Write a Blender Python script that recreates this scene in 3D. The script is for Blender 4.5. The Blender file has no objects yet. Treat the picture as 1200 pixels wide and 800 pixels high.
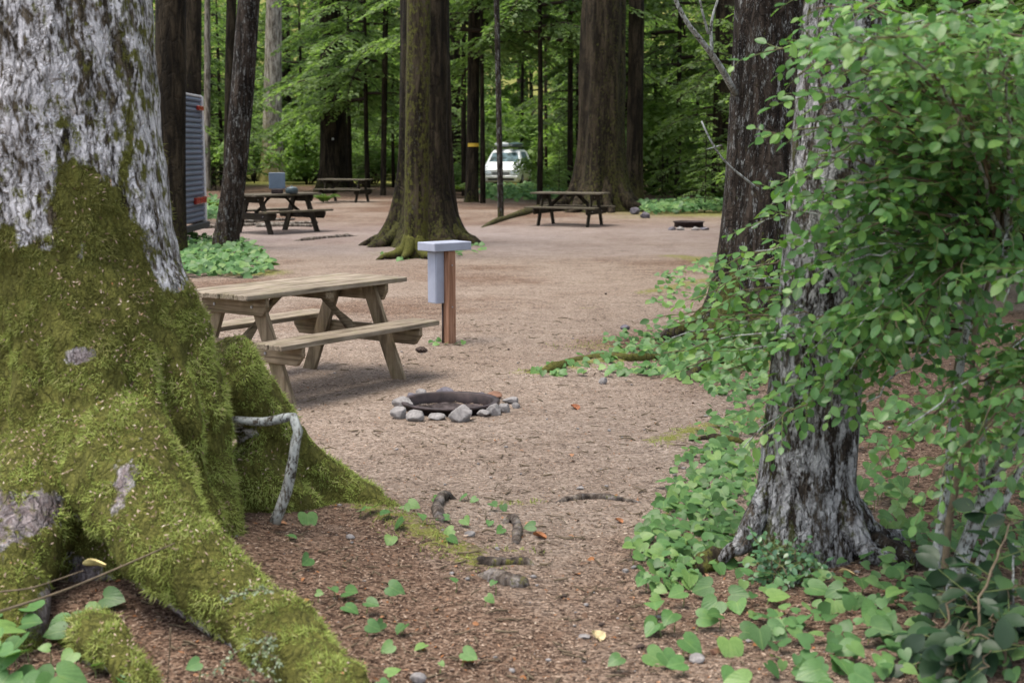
import bpy, math, random
import numpy as np
from mathutils import Vector, Matrix, noise as mnoise

S = bpy.context.scene
COL = S.collection
R = math.radians
rng = np.random.default_rng(11)
random.seed(5)

# ------------------------------------------------------------------ camera
FPX, PITCH, CAMH = 1600.0, R(8.04), 1.86
cam_d = bpy.data.cameras.new('camera')
cam = bpy.data.objects.new('camera', cam_d)
COL.objects.link(cam)
cam.location = (0, 0, CAMH)
cam.rotation_euler = (R(90) - PITCH, 0, 0)
cam_d.sensor_width = 36.0
cam_d.lens = 48.0
cam_d.clip_start = 0.1
cam_d.clip_end = 3000
cam_d.dof.use_dof = True
cam_d.dof.focus_distance = 10.0
cam_d.dof.aperture_fstop = 3.6
S.camera = cam

# ------------------------------------------------------------------ light
SUN_EL, SUN_AZ = R(74), R(-105)         # azimuth from +Y towards +X: high, from the left
w = bpy.data.worlds.new('World')
S.world = w
w.use_nodes = True
nt = w.node_tree
nt.nodes.clear()
sky = nt.nodes.new('ShaderNodeTexSky')
sky.sky_type = 'NISHITA'
sky.sun_disc = False
sky.sun_elevation = SUN_EL
sky.sun_rotation = SUN_AZ
sky.air_density = 1.0
sky.dust_density = 3.0
sky.ozone_density = 0.6
bg = nt.nodes.new('ShaderNodeBackground')
bg.inputs[1].default_value = 0.15
wo = nt.nodes.new('ShaderNodeOutputWorld')
hsv = nt.nodes.new('ShaderNodeHueSaturation')          # thin overcast: a greyer sky
hsv.inputs['Saturation'].default_value = 0.45
nt.links.new(sky.outputs[0], hsv.inputs['Color'])
nt.links.new(hsv.outputs[0], bg.inputs[0])
nt.links.new(bg.outputs[0], wo.inputs[0])
sun_d = bpy.data.lights.new('sun', 'SUN')
sun_d.energy = 1.15
sun_d.angle = R(28)
sun_d.color = (1.0, 0.90, 0.76)
sun = bpy.data.objects.new('sun', sun_d)
COL.objects.link(sun)
sdir = Vector((math.sin(SUN_AZ) * math.cos(SUN_EL), math.cos(SUN_AZ) * math.cos(SUN_EL), math.sin(SUN_EL)))
sun.rotation_euler = sdir.to_track_quat('Z', 'Y').to_euler()
sun.location = sdir * 60
S.view_settings.view_transform = 'Standard'
S.view_settings.look = 'None'
S.view_settings.gamma = 1.0
S.view_settings.exposure = 1.6
S.cycles.max_bounces = 6
S.cycles.diffuse_bounces = 4
S.cycles.transmission_bounces = 4
S.cycles.use_denoising = True

# ------------------------------------------------------------------ pixel helpers (photo pixels, 1200x800)
CP, SP = math.cos(PITCH), math.sin(PITCH)
def ray(px, py):
    u, v = (px - 600) / FPX, (400 - py) / FPX
    return np.array([u, CP + v * SP, -SP + v * CP])
def G(px, py, z=0.0):
    d = ray(px, py)
    t = (z - CAMH) / d[2]
    return np.array([d[0] * t, d[1] * t, z])
def at(px, py, Y):
    d = ray(px, py)
    t = Y / d[1]
    return np.array([d[0] * t, Y, CAMH + d[2] * t])

# ------------------------------------------------------------------ smooth numpy noise
_tab = rng.random((64, 64, 64)).astype(np.float32)
def vnoise(p, s=1.0):
    p = np.asarray(p, float) * s + 17.3
    i = np.floor(p).astype(int); f = p - i
    f = f * f * (3 - 2 * f)
    i %= 64; j = (i + 1) % 64
    x0, y0, z0 = i[..., 0], i[..., 1], i[..., 2]; x1, y1, z1 = j[..., 0], j[..., 1], j[..., 2]
    fx, fy, fz = f[..., 0], f[..., 1], f[..., 2]
    def L(a, b, t): return a + (b - a) * t
    return L(L(L(_tab[x0, y0, z0], _tab[x1, y0, z0], fx), L(_tab[x0, y1, z0], _tab[x1, y1, z0], fx), fy),
             L(L(_tab[x0, y0, z1], _tab[x1, y0, z1], fx), L(_tab[x0, y1, z1], _tab[x1, y1, z1], fx), fy), fz)
def fbm(p, s=1.0, o=4):
    r, a, t = 0, 0.5, 0
    for k in range(o):
        r = r + a * vnoise(p, s * 2 ** k); t += a; a *= 0.5
    return r / t
def sstep(a, b, x):
    t = np.clip((x - a) / (b - a), 0, 1)
    return t * t * (3 - 2 * t)

# ------------------------------------------------------------------ object helpers
def tag(o, label=None, cat=None, group=None, kind=None):
    if label: o['label'] = label
    if cat: o['category'] = cat
    if group: o['group'] = group
    if kind: o['kind'] = kind
    return o
def empty(name, loc=(0, 0, 0), rz=0.0):
    o = bpy.data.objects.new(name, None)
    o.location = loc
    o.rotation_euler = (0, 0, rz)
    o.empty_display_size = 0.2
    COL.objects.link(o)
    return o
def new_mesh(name, V, F, mat=None, smooth=False, attrs=None):
    me = bpy.data.meshes.new(name)
    V = np.asarray(V, np.float32).reshape(-1, 3)
    if isinstance(F, np.ndarray):
        n, k = F.shape
        me.vertices.add(len(V)); me.vertices.foreach_set('co', V.ravel())
        me.loops.add(n * k); me.loops.foreach_set('vertex_index', F.astype(np.int32).ravel())
        me.polygons.add(n)
        me.polygons.foreach_set('loop_start', np.arange(0, n * k, k, dtype=np.int32))
        me.update(calc_edges=True)
    else:
        me.from_pydata(V.tolist(), [], F)
    if smooth:
        me.polygons.foreach_set('use_smooth', np.ones(len(me.polygons), bool))
    for k, (dom, arr) in (attrs or {}).items():
        a = me.attributes.new(k, 'FLOAT', dom)
        a.data.foreach_set('value', np.asarray(arr, np.float32))
    if mat: me.materials.append(mat)
    me.update()
    return me
def link(name, me, parent=None, loc=None):
    o = bpy.data.objects.new(name, me)
    COL.objects.link(o)
    if parent: o.parent = parent
    if loc is not None: o.location = loc
    return o
def copy_tree(o, parent=None):
    c = o.copy(); COL.objects.link(c)
    if parent: c.parent = parent
    for ch in list(o.children): copy_tree(ch, c)
    return c

def box(x0, x1, y0, y1, z0, z1, c=0.0):
    """box with chamfered edges (c), as verts, faces"""
    import bmesh
    bm = bmesh.new()
    bmesh.ops.create_cube(bm, size=1)
    for v in bm.verts:
        v.co = Vector(((x0 + x1) / 2 + v.co.x * (x1 - x0), (y0 + y1) / 2 + v.co.y * (y1 - y0), (z0 + z1) / 2 + v.co.z * (z1 - z0)))
    if c: bmesh.ops.bevel(bm, geom=bm.edges[:], offset=c, segments=1, affect='EDGES')
    bm.verts.ensure_lookup_table()
    V = np.array([v.co[:] for v in bm.verts]); F = [[v.index for v in f.verts] for f in bm.faces]
    bm.free()
    return V, F
def join(parts):
    V, F, n = [], [], 0
    for v, f in parts:
        V.append(np.asarray(v)); F += [[i + n for i in q] for q in f]; n += len(v)
    return np.concatenate(V), F
def prism(poly, axis_from, axis_to, axis='y', c=0.0):
    """extrude a polygon given in the other two coordinates"""
    n = len(poly); V = []
    for t in (axis_from, axis_to):
        for a, b in poly:
            V.append({'y': (a, t, b), 'x': (t, a, b), 'z': (a, b, t)}[axis])
    F = [list(range(n))[::-1], list(range(n, 2 * n))] + [[i, (i + 1) % n, n + (i + 1) % n, n + i] for i in range(n)]
    V = np.array(V)
    if c:
        import bmesh
        bm = bmesh.new()
        vs = [bm.verts.new(v) for v in V]
        for f in F: bm.faces.new([vs[i] for i in f])
        bmesh.ops.recalc_face_normals(bm, faces=bm.faces[:])
        bmesh.ops.bevel(bm, geom=bm.edges[:], offset=c, segments=1, affect='EDGES')
        bm.verts.index_update()
        V = np.array([v.co[:] for v in bm.verts]); F = [[v.index for v in f.verts] for f in bm.faces]
        bm.free()
    return V, F
def rotV(V, a, b=None, ang=0.0, c=(0, 0, 0)):
    M = np.array(Matrix.Rotation(ang, 3, a))
    return (np.asarray(V) - c) @ M.T + c
def frames(P):
    P = np.asarray(P, float)
    T = np.gradient(P, axis=0)
    T /= np.linalg.norm(T, axis=1, keepdims=True) + 1e-9
    N = np.zeros_like(P)
    ref = np.array([1., 0, 0]) if abs(T[0][0]) < 0.8 else np.array([0, 1., 0])
    for i in range(len(P)):
        n = ref - T[i] * ref.dot(T[i]); n /= np.linalg.norm(n); N[i] = n; ref = n
    return T, N, np.cross(T, N)
def smooth_path(P, n):
    """Catmull-Rom resample"""
    P = np.asarray(P, float)
    Q = np.concatenate([[2 * P[0] - P[1]], P, [2 * P[-1] - P[-2]]])
    out = []
    for s in np.linspace(0, len(P) - 1 - 1e-6, n):
        i = int(s); t = s - i
        a, b, c, d = Q[i], Q[i + 1], Q[i + 2], Q[i + 3]
        out.append(0.5 * (2 * b + (c - a) * t + (2 * a - 5 * b + 4 * c - d) * t * t + (3 * b - a - 3 * c + d) * t ** 3))
    return np.array(out)
def tube(P, rad, k=8, cap=True, wob=0.0):
    P = np.asarray(P, float); n = len(P)
    rad = np.broadcast_to(np.asarray(rad, float), (n,))
    T, N, B = frames(P)
    a = np.linspace(0, 2 * np.pi, k, endpoint=False)
    rr = rad[:, None] * np.ones((1, k))
    if wob: rr = rr * (1 + wob * (rng.random((n, k)) - 0.5) * 2)
    V = P[:, None] + rr[..., None] * (np.cos(a)[None, :, None] * N[:, None] + np.sin(a)[None, :, None] * B[:, None])
    V = V.reshape(-1, 3)
    i, j = np.meshgrid(np.arange(n - 1), np.arange(k), indexing='ij')
    F = np.stack([i * k + j, i * k + (j + 1) % k, (i + 1) * k + (j + 1) % k, (i + 1) * k + j], -1).reshape(-1, 4).tolist()
    if cap: F += [list(range(k))[::-1], list(range((n - 1) * k, n * k))]
    return V, F

def basis(d, n):
    """rows of frames: columns x (side), y (along d), z (normal)"""
    d = d / (np.linalg.norm(d, axis=-1, keepdims=True) + 1e-9)
    x = np.cross(d, n); x /= np.linalg.norm(x, axis=-1, keepdims=True) + 1e-9
    z = np.cross(x, d)
    return np.stack([x, d, z], -1)
def scatter_mesh(TV, TF, M, O, sc):
    """template copies: M (m,3,3), O (m,3), sc (m,) or (m,3)"""
    sc = np.asarray(sc); sc = sc[:, None] * np.ones(3) if sc.ndim == 1 else sc
    V = np.einsum('mij,mnj->mni', M, TV[None] * sc[:, None]) + O[:, None]
    m, n = len(O), len(TV)
    F = (TF[None] + (np.arange(m) * n)[:, None, None]).reshape(-1, TF.shape[1])
    return V.reshape(-1, 3), F
def unit(v): return v / (np.linalg.norm(v, axis=-1, keepdims=True) + 1e-9)

# ------------------------------------------------------------------ material helpers
class NB:
    def __init__(s, name):
        s.m = bpy.data.materials.new(name); s.m.use_nodes = True
        s.t = s.m.node_tree; s.t.nodes.clear()
        s.out = s.t.nodes.new('ShaderNodeOutputMaterial')
    def n(s, typ, ins=None, **kw):
        x = s.t.nodes.new(typ)
        for k, v in kw.items(): setattr(x, k, v)
        for k, v in (ins or {}).items():
            if hasattr(v, 'node'): s.t.links.new(v, x.inputs[k])
            else: x.inputs[k].default_value = v
        return x
    def obj(s): return s.n('ShaderNodeTexCoord').outputs['Object']
    def gen(s): return s.n('ShaderNodeNewGeometry').outputs['Position']
    def mp(s, vec, scale=(1, 1, 1), loc=(0, 0, 0), rot=(0, 0, 0)):
        return s.n('ShaderNodeMapping', {'Vector': vec, 'Scale': scale, 'Location': loc, 'Rotation': rot}).outputs[0]
    def noise(s, vec, scale, detail=4, rough=0.55, dist=0.0):
        return s.n('ShaderNodeTexNoise', {'Vector': vec, 'Scale': scale, 'Detail': detail, 'Roughness': rough, 'Distortion': dist}).outputs[0]
    def vor(s, vec, scale, feature='F1', out=0):
        return s.n('ShaderNodeTexVoronoi', {'Vector': vec, 'Scale': scale}, feature=feature).outputs[out]
    def ramp(s, fac, stops, interp='LINEAR'):
        x = s.n('ShaderNodeValToRGB', {'Fac': fac}); cr = x.color_ramp; cr.interpolation = interp
        while len(cr.elements) < len(stops): cr.elements.new(0.5)
        for e, (p, c) in zip(cr.elements, stops):
            e.position = p
            e.color = (c, c, c, 1) if not hasattr(c, '__len__') else (*c, 1)
        return x.outputs[0]
    def mix(s, f, a, b, mode='MIX'):
        x = s.n('ShaderNodeMix', data_type='RGBA', blend_type=mode)
        for k, v in ((0, f), (6, a), (7, b)):
            if hasattr(v, 'node'): s.t.links.new(v, x.inputs[k])
            else: x.inputs[k].default_value = v if k == 0 or len(v) == 4 else (*v, 1)
        return x.outputs[2]
    def math(s, op, a, b=0.0, clamp=False):
        x = s.n('ShaderNodeMath', {0: a, 1: b}, operation=op, use_clamp=clamp); return x.outputs[0]
    def attr(s, name): return s.n('ShaderNodeAttribute', attribute_name=name).outputs['Fac']
    def orand(s): return s.n('ShaderNodeObjectInfo').outputs['Random']
    def bump(s, h, strength=0.5, dist=0.02, normal=None):
        d = {'Height': h, 'Strength': strength, 'Distance': dist}
        if normal is not None: d['Normal'] = normal
        return s.n('ShaderNodeBump', d).outputs[0]
    def pbr(s, col, rough=0.8, normal=None, metal=0.0, spec=0.3):
        d = {'Base Color': col if hasattr(col, 'node') else (*col, 1), 'Roughness': rough, 'Metallic': metal, 'Specular IOR Level': spec}
        if normal is not None: d['Normal'] = normal
        x = s.n('ShaderNodeBsdfPrincipled', d)
        s.t.links.new(x.outputs[0], s.out.inputs[0]); return s.m

def hue_noise_simple(name, col, rough=0.6, var=0.15, scale=12, metal=0.0, spec=0.4, bump=0.0):
    b = NB(name); nz = b.noise(b.obj(), scale, 5)
    a = tuple(c * (1 - var) for c in col); c2 = tuple(min(1, c * (1 + var)) for c in col)
    c = b.ramp(nz, [(0.3, a), (0.7, c2)])
    return b.pbr(c, rough, b.bump(nz, bump, 0.01) if bump else None, metal, spec)

def leaf_mat(name, c0, c1, c2, trans=0.35, per='rnd', rough=0.55, gloss=0.04, vein=0):
    b = NB(name)
    f = b.attr('rnd') if per == 'rnd' else b.orand()
    if per == 'both':
        f = b.math('FRACT', b.math('ADD', b.attr('rnd'), b.math('MULTIPLY', b.orand(), 0.35)))
    col = b.ramp(f, [(0.0, c0), (0.55, c1), (1.0, c2)])
    nrm = None
    if vein:                                          # fan of veins from the leaf base, midrib lighter
        sx = b.n('ShaderNodeSeparateXYZ', {0: b.obj()})
        ax = b.math('ABSOLUTE', sx.outputs[0])
        q = b.math('DIVIDE', ax, b.math('ADD', sx.outputs[1], 0.34)) if vein == 1 else b.math('SUBTRACT', sx.outputs[1], b.math('MULTIPLY', ax, 0.9))
        wv = b.math('SINE', b.math('MULTIPLY', q, 34.0 if vein == 1 else 42.0))
        rib = b.ramp(ax, [(0.0, 1.0), (0.035, 0.0)])
        col = b.mix(0.4, col, b.ramp(b.math('ADD', b.math('MULTIPLY', wv, 0.5), 0.5), [(0.0, 0.82), (0.4, 1.0), (1.0, 1.04)]), 'MULTIPLY')
        col = b.mix(b.math('MULTIPLY', rib, 0.35), col, (0.25, 0.34, 0.12))
        blot = b.noise(b.n('ShaderNodeVectorMath', {0: b.obj(), 1: b.n('ShaderNodeCombineXYZ', {0: b.math('MULTIPLY', b.orand(), 40.0)}).outputs[0]}, operation='ADD').outputs[0], 2.3, 4, 0.65)
        col = b.mix(0.6, col, b.ramp(blot, [(0.3, (0.62, 0.7, 0.6)), (0.55, (1.0, 1.0, 1.0)), (0.78, (1.35, 1.2, 0.8))]), 'MULTIPLY')
        nrm = b.bump(b.math('ADD', wv, b.math('MULTIPLY', blot, 5.0)), 0.12, 0.004)
    nz = b.noise(b.obj(), 30, 2)
    col = b.mix(0.25, col, b.ramp(nz, [(0.35, 0.35), (0.65, 1.0)]), 'MULTIPLY')
    d = b.n('ShaderNodeBsdfDiffuse', {'Color': col, **({'Normal': nrm} if nrm is not None else {})})
    tcol = b.mix(1.0, col, (1.0, 1.12, 0.55), 'MULTIPLY')
    t = b.n('ShaderNodeBsdfTranslucent', {'Color': tcol})
    g = b.n('ShaderNodeBsdfGlossy', {'Color': (1, 1, 1, 1), 'Roughness': rough, **({'Normal': nrm} if nrm is not None else {})})
    m1 = b.n('ShaderNodeMixShader', {0: trans, 1: d.outputs[0], 2: t.outputs[0]})
    m2 = b.n('ShaderNodeMixShader', {0: gloss, 1: m1.outputs[0], 2: g.outputs[0]})
    b.t.links.new(m2.outputs[0], b.out.inputs[0])
    return b.m

def bark_mat(name, dark, light, lichen=0.0, lcol=(0.5, 0.5, 0.5), moss=1.0, mc0=(0.05, 0.06, 0.012), mc1=(0.13, 0.15, 0.03),
             furrow=9.0, lscale=9.0, lstretch=0.4, bump=0.8, lthr=0.5, crack=0, crk=1.0):
    b = NB(name); o = b.obj()
    fur = b.noise(b.mp(o, (furrow, furrow, furrow * 0.16)), 1.0, 6, 0.62, 0.6)
    fine = b.noise(b.mp(o, (furrow * 5, furrow * 5, furrow * 1.2)), 1.0, 4, 0.6)
    h = b.math('ADD', b.math('MULTIPLY', fur, 1.0), b.math('MULTIPLY', fine, 0.35))
    col = b.ramp(fur, [(0.36, tuple(x * 0.35 for x in dark)), (0.47, dark), (0.62, light)])
    col = b.mix(0.5, col, b.ramp(fine, [(0.3, 0.45), (0.65, 1.2)]), 'MULTIPLY')
    if lichen:
        l1 = b.noise(b.mp(o, (lscale, lscale, lscale * lstretch)), 1.0, 7, 0.66, 0.35)
        l2 = b.noise(b.mp(o, (lscale * 4.5, lscale * 4.5, lscale * 1.6)), 1.0, 5, 0.6, 0.3)
        lm = b.math('ADD', b.math('MULTIPLY', l1, 0.62), b.math('MULTIPLY', l2, 0.38))
        lm = b.ramp(lm, [(lthr - 0.035, 0.0), (lthr + 0.03, 1.0)])
        lv = b.ramp(b.noise(o, 23, 4), [(0.35, tuple(x * 0.62 for x in lcol)), (0.62, lcol)])
        lm2 = b.math('MULTIPLY', lm, lichen)
        col = b.mix(lm2, col, lv)
        h = b.math('ADD', h, b.math('MULTIPLY', lm, 0.35))
    if crack:                                          # narrow fissures between long bark plates
        dn = b.n('ShaderNodeTexNoise', {'Vector': o, 'Scale': crack * 0.5, 'Detail': 4.0, 'Roughness': 0.6}).outputs[1]
        ov = b.n('ShaderNodeVectorMath', {0: o, 1: b.n('ShaderNodeVectorMath', {0: dn, 'Scale': 2.2 / crack}, operation='SCALE').outputs[0]}, operation='ADD').outputs[0]
        e1 = b.vor(b.mp(ov, (crack, crack, crack * 0.2)), 1.0, 'DISTANCE_TO_EDGE')
        ck = b.ramp(e1, [(0.0, 0.0), (0.05, 0.55), (0.13, 1.0)])
        e2 = b.vor(b.mp(ov, (crack * 3.1, crack * 3.1, crack * 1.1)), 1.0, 'DISTANCE_TO_EDGE')
        ck2 = b.ramp(e2, [(0.0, 0.35), (0.09, 1.0)])
        patch = b.ramp(b.noise(o, 5, 4, 0.6), [(0.42, 0.1), (0.62, crk)])
        col = b.mix(b.math('MULTIPLY', b.math('SUBTRACT', 1.0, ck), patch), col, tuple(x * 0.5 for x in dark))
        col = b.mix(0.35, col, ck2, 'MULTIPLY')
        h = b.math('ADD', h, b.math('ADD', b.math('MULTIPLY', ck, 0.6), b.math('MULTIPLY', ck2, 0.15)))
    ba = b.attr('bare')
    col = b.mix(b.math('MULTIPLY', ba, 0.85), col, b.ramp(fur, [(0.35, (0.05, 0.035, 0.034)), (0.65, (0.26, 0.21, 0.21))]))
    nrm = b.bump(h, bump, 0.035)
    if moss:
        ma = b.attr('moss')
        mn = b.noise(o, 14, 6, 0.65)
        mn = b.math('ADD', b.math('MULTIPLY', mn, 0.5), b.math('MULTIPLY', b.noise(b.mp(o, (24, 24, 9)), 1.0, 6, 0.7), 0.5))
        mm = b.math('MULTIPLY', b.ramp(b.math('ADD', ma, b.math('MULTIPLY', b.math('SUBTRACT', mn, 0.5), 2.6)), [(0.42, 0.0), (0.6, 1.0)]), moss)
        mcol = b.ramp(b.noise(o, 40, 5, 0.7), [(0.3, mc0), (0.7, mc1)])
        col = b.mix(mm, col, mcol)
    return b.pbr(col, 0.92, nrm, 0, 0.15)

M = {}
M['bark_big'] = bark_mat('bark_lichen_moss', (0.045, 0.035, 0.022), (0.13, 0.105, 0.075), 0.95, (0.74, 0.725, 0.75), 1.0,
                         (0.065, 0.065, 0.016), (0.15, 0.15, 0.035), 14, 13, 0.34, 0.9, 0.482, crack=17, crk=0.6)
M['bark_pale'] = bark_mat('bark_pale_scaly', (0.035, 0.026, 0.02), (0.12, 0.1, 0.08), 0.85, (0.50, 0.50, 0.51), 0.9,
                          (0.04, 0.045, 0.01), (0.10, 0.105, 0.025), 16, 20, 0.33, 0.9, 0.487, crack=24, crk=0.6)
M['bark_mid'] = bark_mat('bark_brown_flecked', (0.022, 0.016, 0.012), (0.065, 0.05, 0.039), 0.85, (0.33, 0.34, 0.33), 0.95,
                         (0.03, 0.034, 0.008), (0.085, 0.085, 0.02), 12, 20, 0.3, 0.9, 0.565, crack=14)
M['bark_dark'] = bark_mat('bark_dark_brown', (0.017, 0.0125, 0.0075), (0.050, 0.038, 0.024), 0.0, moss=0.9,
                          mc0=(0.025, 0.027, 0.007), mc1=(0.07, 0.07, 0.018), furrow=7, crack=9)
M['bark_mossy'] = bark_mat('bark_mossy_brown', (0.024, 0.018, 0.011), (0.066, 0.052, 0.034), 0.4, (0.2, 0.2, 0.17), 1.0,
                           (0.035, 0.037, 0.009), (0.095, 0.095, 0.022), 9, 12, 0.4, 0.9, 0.6)
M['bark_light'] = bark_mat('bark_pale_grey', (0.12, 0.10, 0.08), (0.30, 0.27, 0.23), 0.4, (0.45, 0.44, 0.4), 0.9,
                           (0.09, 0.085, 0.02), (0.22, 0.20, 0.06), 9, 10, 0.4, 0.7, 0.55)
M['stem_lichen'] = bark_mat('stem_lichen', (0.05, 0.04, 0.03), (0.15, 0.13, 0.10), 0.95, (0.42, 0.44, 0.42), 0.0, furrow=30, lscale=34, lstretch=0.6, bump=0.6, lthr=0.47)
M['root_grey'] = bark_mat('root_grey', (0.07, 0.055, 0.045), (0.2, 0.17, 0.145), 0.3, (0.35, 0.33, 0.33), 1.0, (0.07, 0.07, 0.018), (0.18, 0.175, 0.045), furrow=14, lthr=.55)
M['twig'] = hue_noise_simple('twig_bark', (0.11, 0.085, 0.055), 0.8, 0.35, 30, spec=0.2)
M['twig_green'] = hue_noise_simple('twig_green', (0.12, 0.15, 0.05), 0.6, 0.3, 20, spec=0.3)
M['twig_dark'] = hue_noise_simple('branch_dark', (0.035, 0.026, 0.02), 0.9, 0.3, 20, spec=0.1)
M['hemlock'] = leaf_mat('hemlock_needles', (0.065, 0.11, 0.04), (0.13, 0.205, 0.07), (0.24, 0.34, 0.125), 0.62, 'both', gloss=0.015)
M['high_shade_crown'] = leaf_mat('high_needles', (0.02, 0.045, 0.012), (0.035, 0.08, 0.02), (0.05, 0.11, 0.03), 0.3, 'both')
M['broad'] = leaf_mat('broad_leaves', (0.11, 0.19, 0.055), (0.20, 0.31, 0.09), (0.32, 0.44, 0.16), 0.6, 'both', gloss=0.015)
M['fern'] = leaf_mat('fern_fronds', (0.05, 0.10, 0.02), (0.09, 0.16, 0.03), (0.16, 0.2, 0.05), 0.4, 'both')
M['huck'] = leaf_mat('oval_leaves', (0.065, 0.15, 0.045), (0.11, 0.25, 0.075), (0.20, 0.35, 0.085), 0.5, 'rnd', 0.4, 0.02)
M['huck_one'] = leaf_mat('oval_leaf', (0.065, 0.15, 0.045), (0.11, 0.25, 0.075), (0.20, 0.35, 0.085), 0.5, 'obj', 0.4, 0.025, 2)
M['heart'] = leaf_mat('heart_leaf', (0.07, 0.15, 0.045), (0.11, 0.23, 0.075), (0.19, 0.31, 0.09), 0.3, 'obj', 0.4, 0.02, 1)
M['heart_mass'] = leaf_mat('heart_leaf_mass', (0.06, 0.13, 0.045), (0.095, 0.20, 0.07), (0.16, 0.26, 0.085), 0.3, 'rnd', 0.4, 0.015)
M['salal'] = leaf_mat('glossy_dark_leaf', (0.012, 0.03, 0.012), (0.02, 0.05, 0.02), (0.045, 0.09, 0.03), 0.12, 'obj', 0.45, 0.025)
M['seedling'] = leaf_mat('seedling_leaf', (0.05, 0.14, 0.06), (0.075, 0.19, 0.08), (0.11, 0.23, 0.09), 0.3, 'obj', 0.4, 0.05)
M['yellow_leaf'] = leaf_mat('yellowed_leaf', (0.45, 0.35, 0.12), (0.5, 0.42, 0.2), (0.5, 0.4, 0.22), 0.3, 'obj')

# moss tufts: green blades, yellower at some, olive at others
def moss_tuft_mat():
    b = NB('moss_tufts'); f = b.attr('rnd')
    big = b.noise(b.obj(), 3.2, 4, 0.6)
    c = b.ramp(f, [(0.0, (0.115, 0.15, 0.036)), (0.4, (0.27, 0.335, 0.08)), (0.8, (0.42, 0.49, 0.15)), (1.0, (0.5, 0.47, 0.23))])
    dry = b.attr('dry')
    c = b.mix(dry, c, b.ramp(f, [(0.0, (0.05, 0.045, 0.018)), (0.5, (0.115, 0.108, 0.035)), (1.0, (0.22, 0.20, 0.08))]))
    c = b.mix(b.ramp(big, [(0.45, 0.0), (0.7, 0.45)]), c, (0.155, 0.165, 0.036))
    d = b.n('ShaderNodeBsdfDiffuse', {'Color': c}); t = b.n('ShaderNodeBsdfTranslucent', {'Color': c})
    m = b.n('ShaderNodeMixShader', {0: 0.35, 1: d.outputs[0], 2: t.outputs[0]})
    b.t.links.new(m.outputs[0], b.out.inputs[0]); return b.m
M['moss_tufts'] = moss_tuft_mat()

def litter_mat():
    b = NB('needle_litter'); f = b.attr('rnd')
    c = b.ramp(f, [(0.0, (0.035, 0.022, 0.016)), (0.2, (0.10, 0.062, 0.042)), (0.45, (0.20, 0.138, 0.099)), (0.7, (0.325, 0.245, 0.185)), (0.88, (0.43, 0.335, 0.265)), (0.93, (0.25, 0.10, 0.035)), (1.0, (0.5, 0.42, 0.33))])
    return b.pbr(c, 0.9, None, 0, 0.15)
M['litter'] = litter_mat()

def ground_mat():
    b = NB('forest_floor'); p = b.gen()
    duff = b.attr('duff'); moss = b.attr('moss')
    fine = b.math('ADD', b.math('MULTIPLY', b.noise(b.mp(p, (1, 1.5, 1)), 75, 5, 0.75), 0.6), b.math('MULTIPLY', b.noise(p, 24, 5, 0.75), 0.4))
    chips = b.vor(b.mp(p, (60, 85, 60)), 1.0, 'F1', 1)
    chipd = b.n('ShaderNodeSeparateColor', {0: chips}).outputs[0]
    mid = b.noise(p, 5, 5, 0.6)
    big = b.noise(p, 0.7, 4, 0.6)
    g = b.ramp(b.math('ADD', b.math('MULTIPLY', fine, 0.7), b.math('MULTIPLY', chipd, 0.3)),
               [(0.30, (0.055, 0.038, 0.029)), (0.43, (0.150, 0.117, 0.094)), (0.58, (0.255, 0.204, 0.165)), (0.78, (0.40, 0.345, 0.295))])
    d = b.ramp(b.math('ADD', b.math('MULTIPLY', fine, 0.6), b.math('MULTIPLY', chipd, 0.4)),
               [(0.30, (0.03, 0.018, 0.013)), (0.44, (0.095, 0.060, 0.042)), (0.62, (0.18, 0.119, 0.084)), (0.85, (0.32, 0.235, 0.175))])
    f = b.ramp(b.math('ADD', duff, b.math('MULTIPLY', b.math('SUBTRACT', mid, 0.5), 0.7)), [(0.3, 0.0), (0.7, 1.0)])
    c = b.mix(f, g, d)
    grey = b.attr('grey')
    c = b.mix(grey, c, b.ramp(fine, [(0.32, (0.10, 0.085, 0.085)), (0.5, (0.21, 0.18, 0.175)), (0.7, (0.32, 0.285, 0.28))]))
    c = b.mix(0.55, c, b.ramp(b.noise(b.mp(p, (1, 1.6, 1)), 2.6, 6, 0.7), [(0.34, (0.55, 0.5, 0.47)), (0.52, (1.0, 1.0, 1.0)), (0.7, (1.12, 1.1, 1.08))]), 'MULTIPLY')
    c = b.mix(0.45, c, b.ramp(big, [(0.35, (0.72, 0.66, 0.62)), (0.65, (1.0, 1.0, 1.0))]), 'MULTIPLY')
    mm = b.ramp(b.math('ADD', moss, b.math('MULTIPLY', b.math('SUBTRACT', b.noise(p, 16, 6, 0.7), 0.5), 1.5)), [(0.45, 0.0), (0.65, 1.0)])
    mc = b.ramp(b.noise(p, 90, 4, 0.7), [(0.3, (0.07, 0.075, 0.018)), (0.7, (0.19, 0.19, 0.05))])
    c = b.mix(mm, c, mc)
    h = b.math('ADD', fine, b.math('MULTIPLY', b.vor(b.mp(p, (60, 85, 60)), 1.0), 0.5))
    n1 = b.bump(h, 0.7, 0.012)
    n2 = b.bump(mid, 0.35, 0.05, n1)
    return b.pbr(c, 0.95, n2, 0, 0.12)
M['ground'] = ground_mat()

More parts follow.
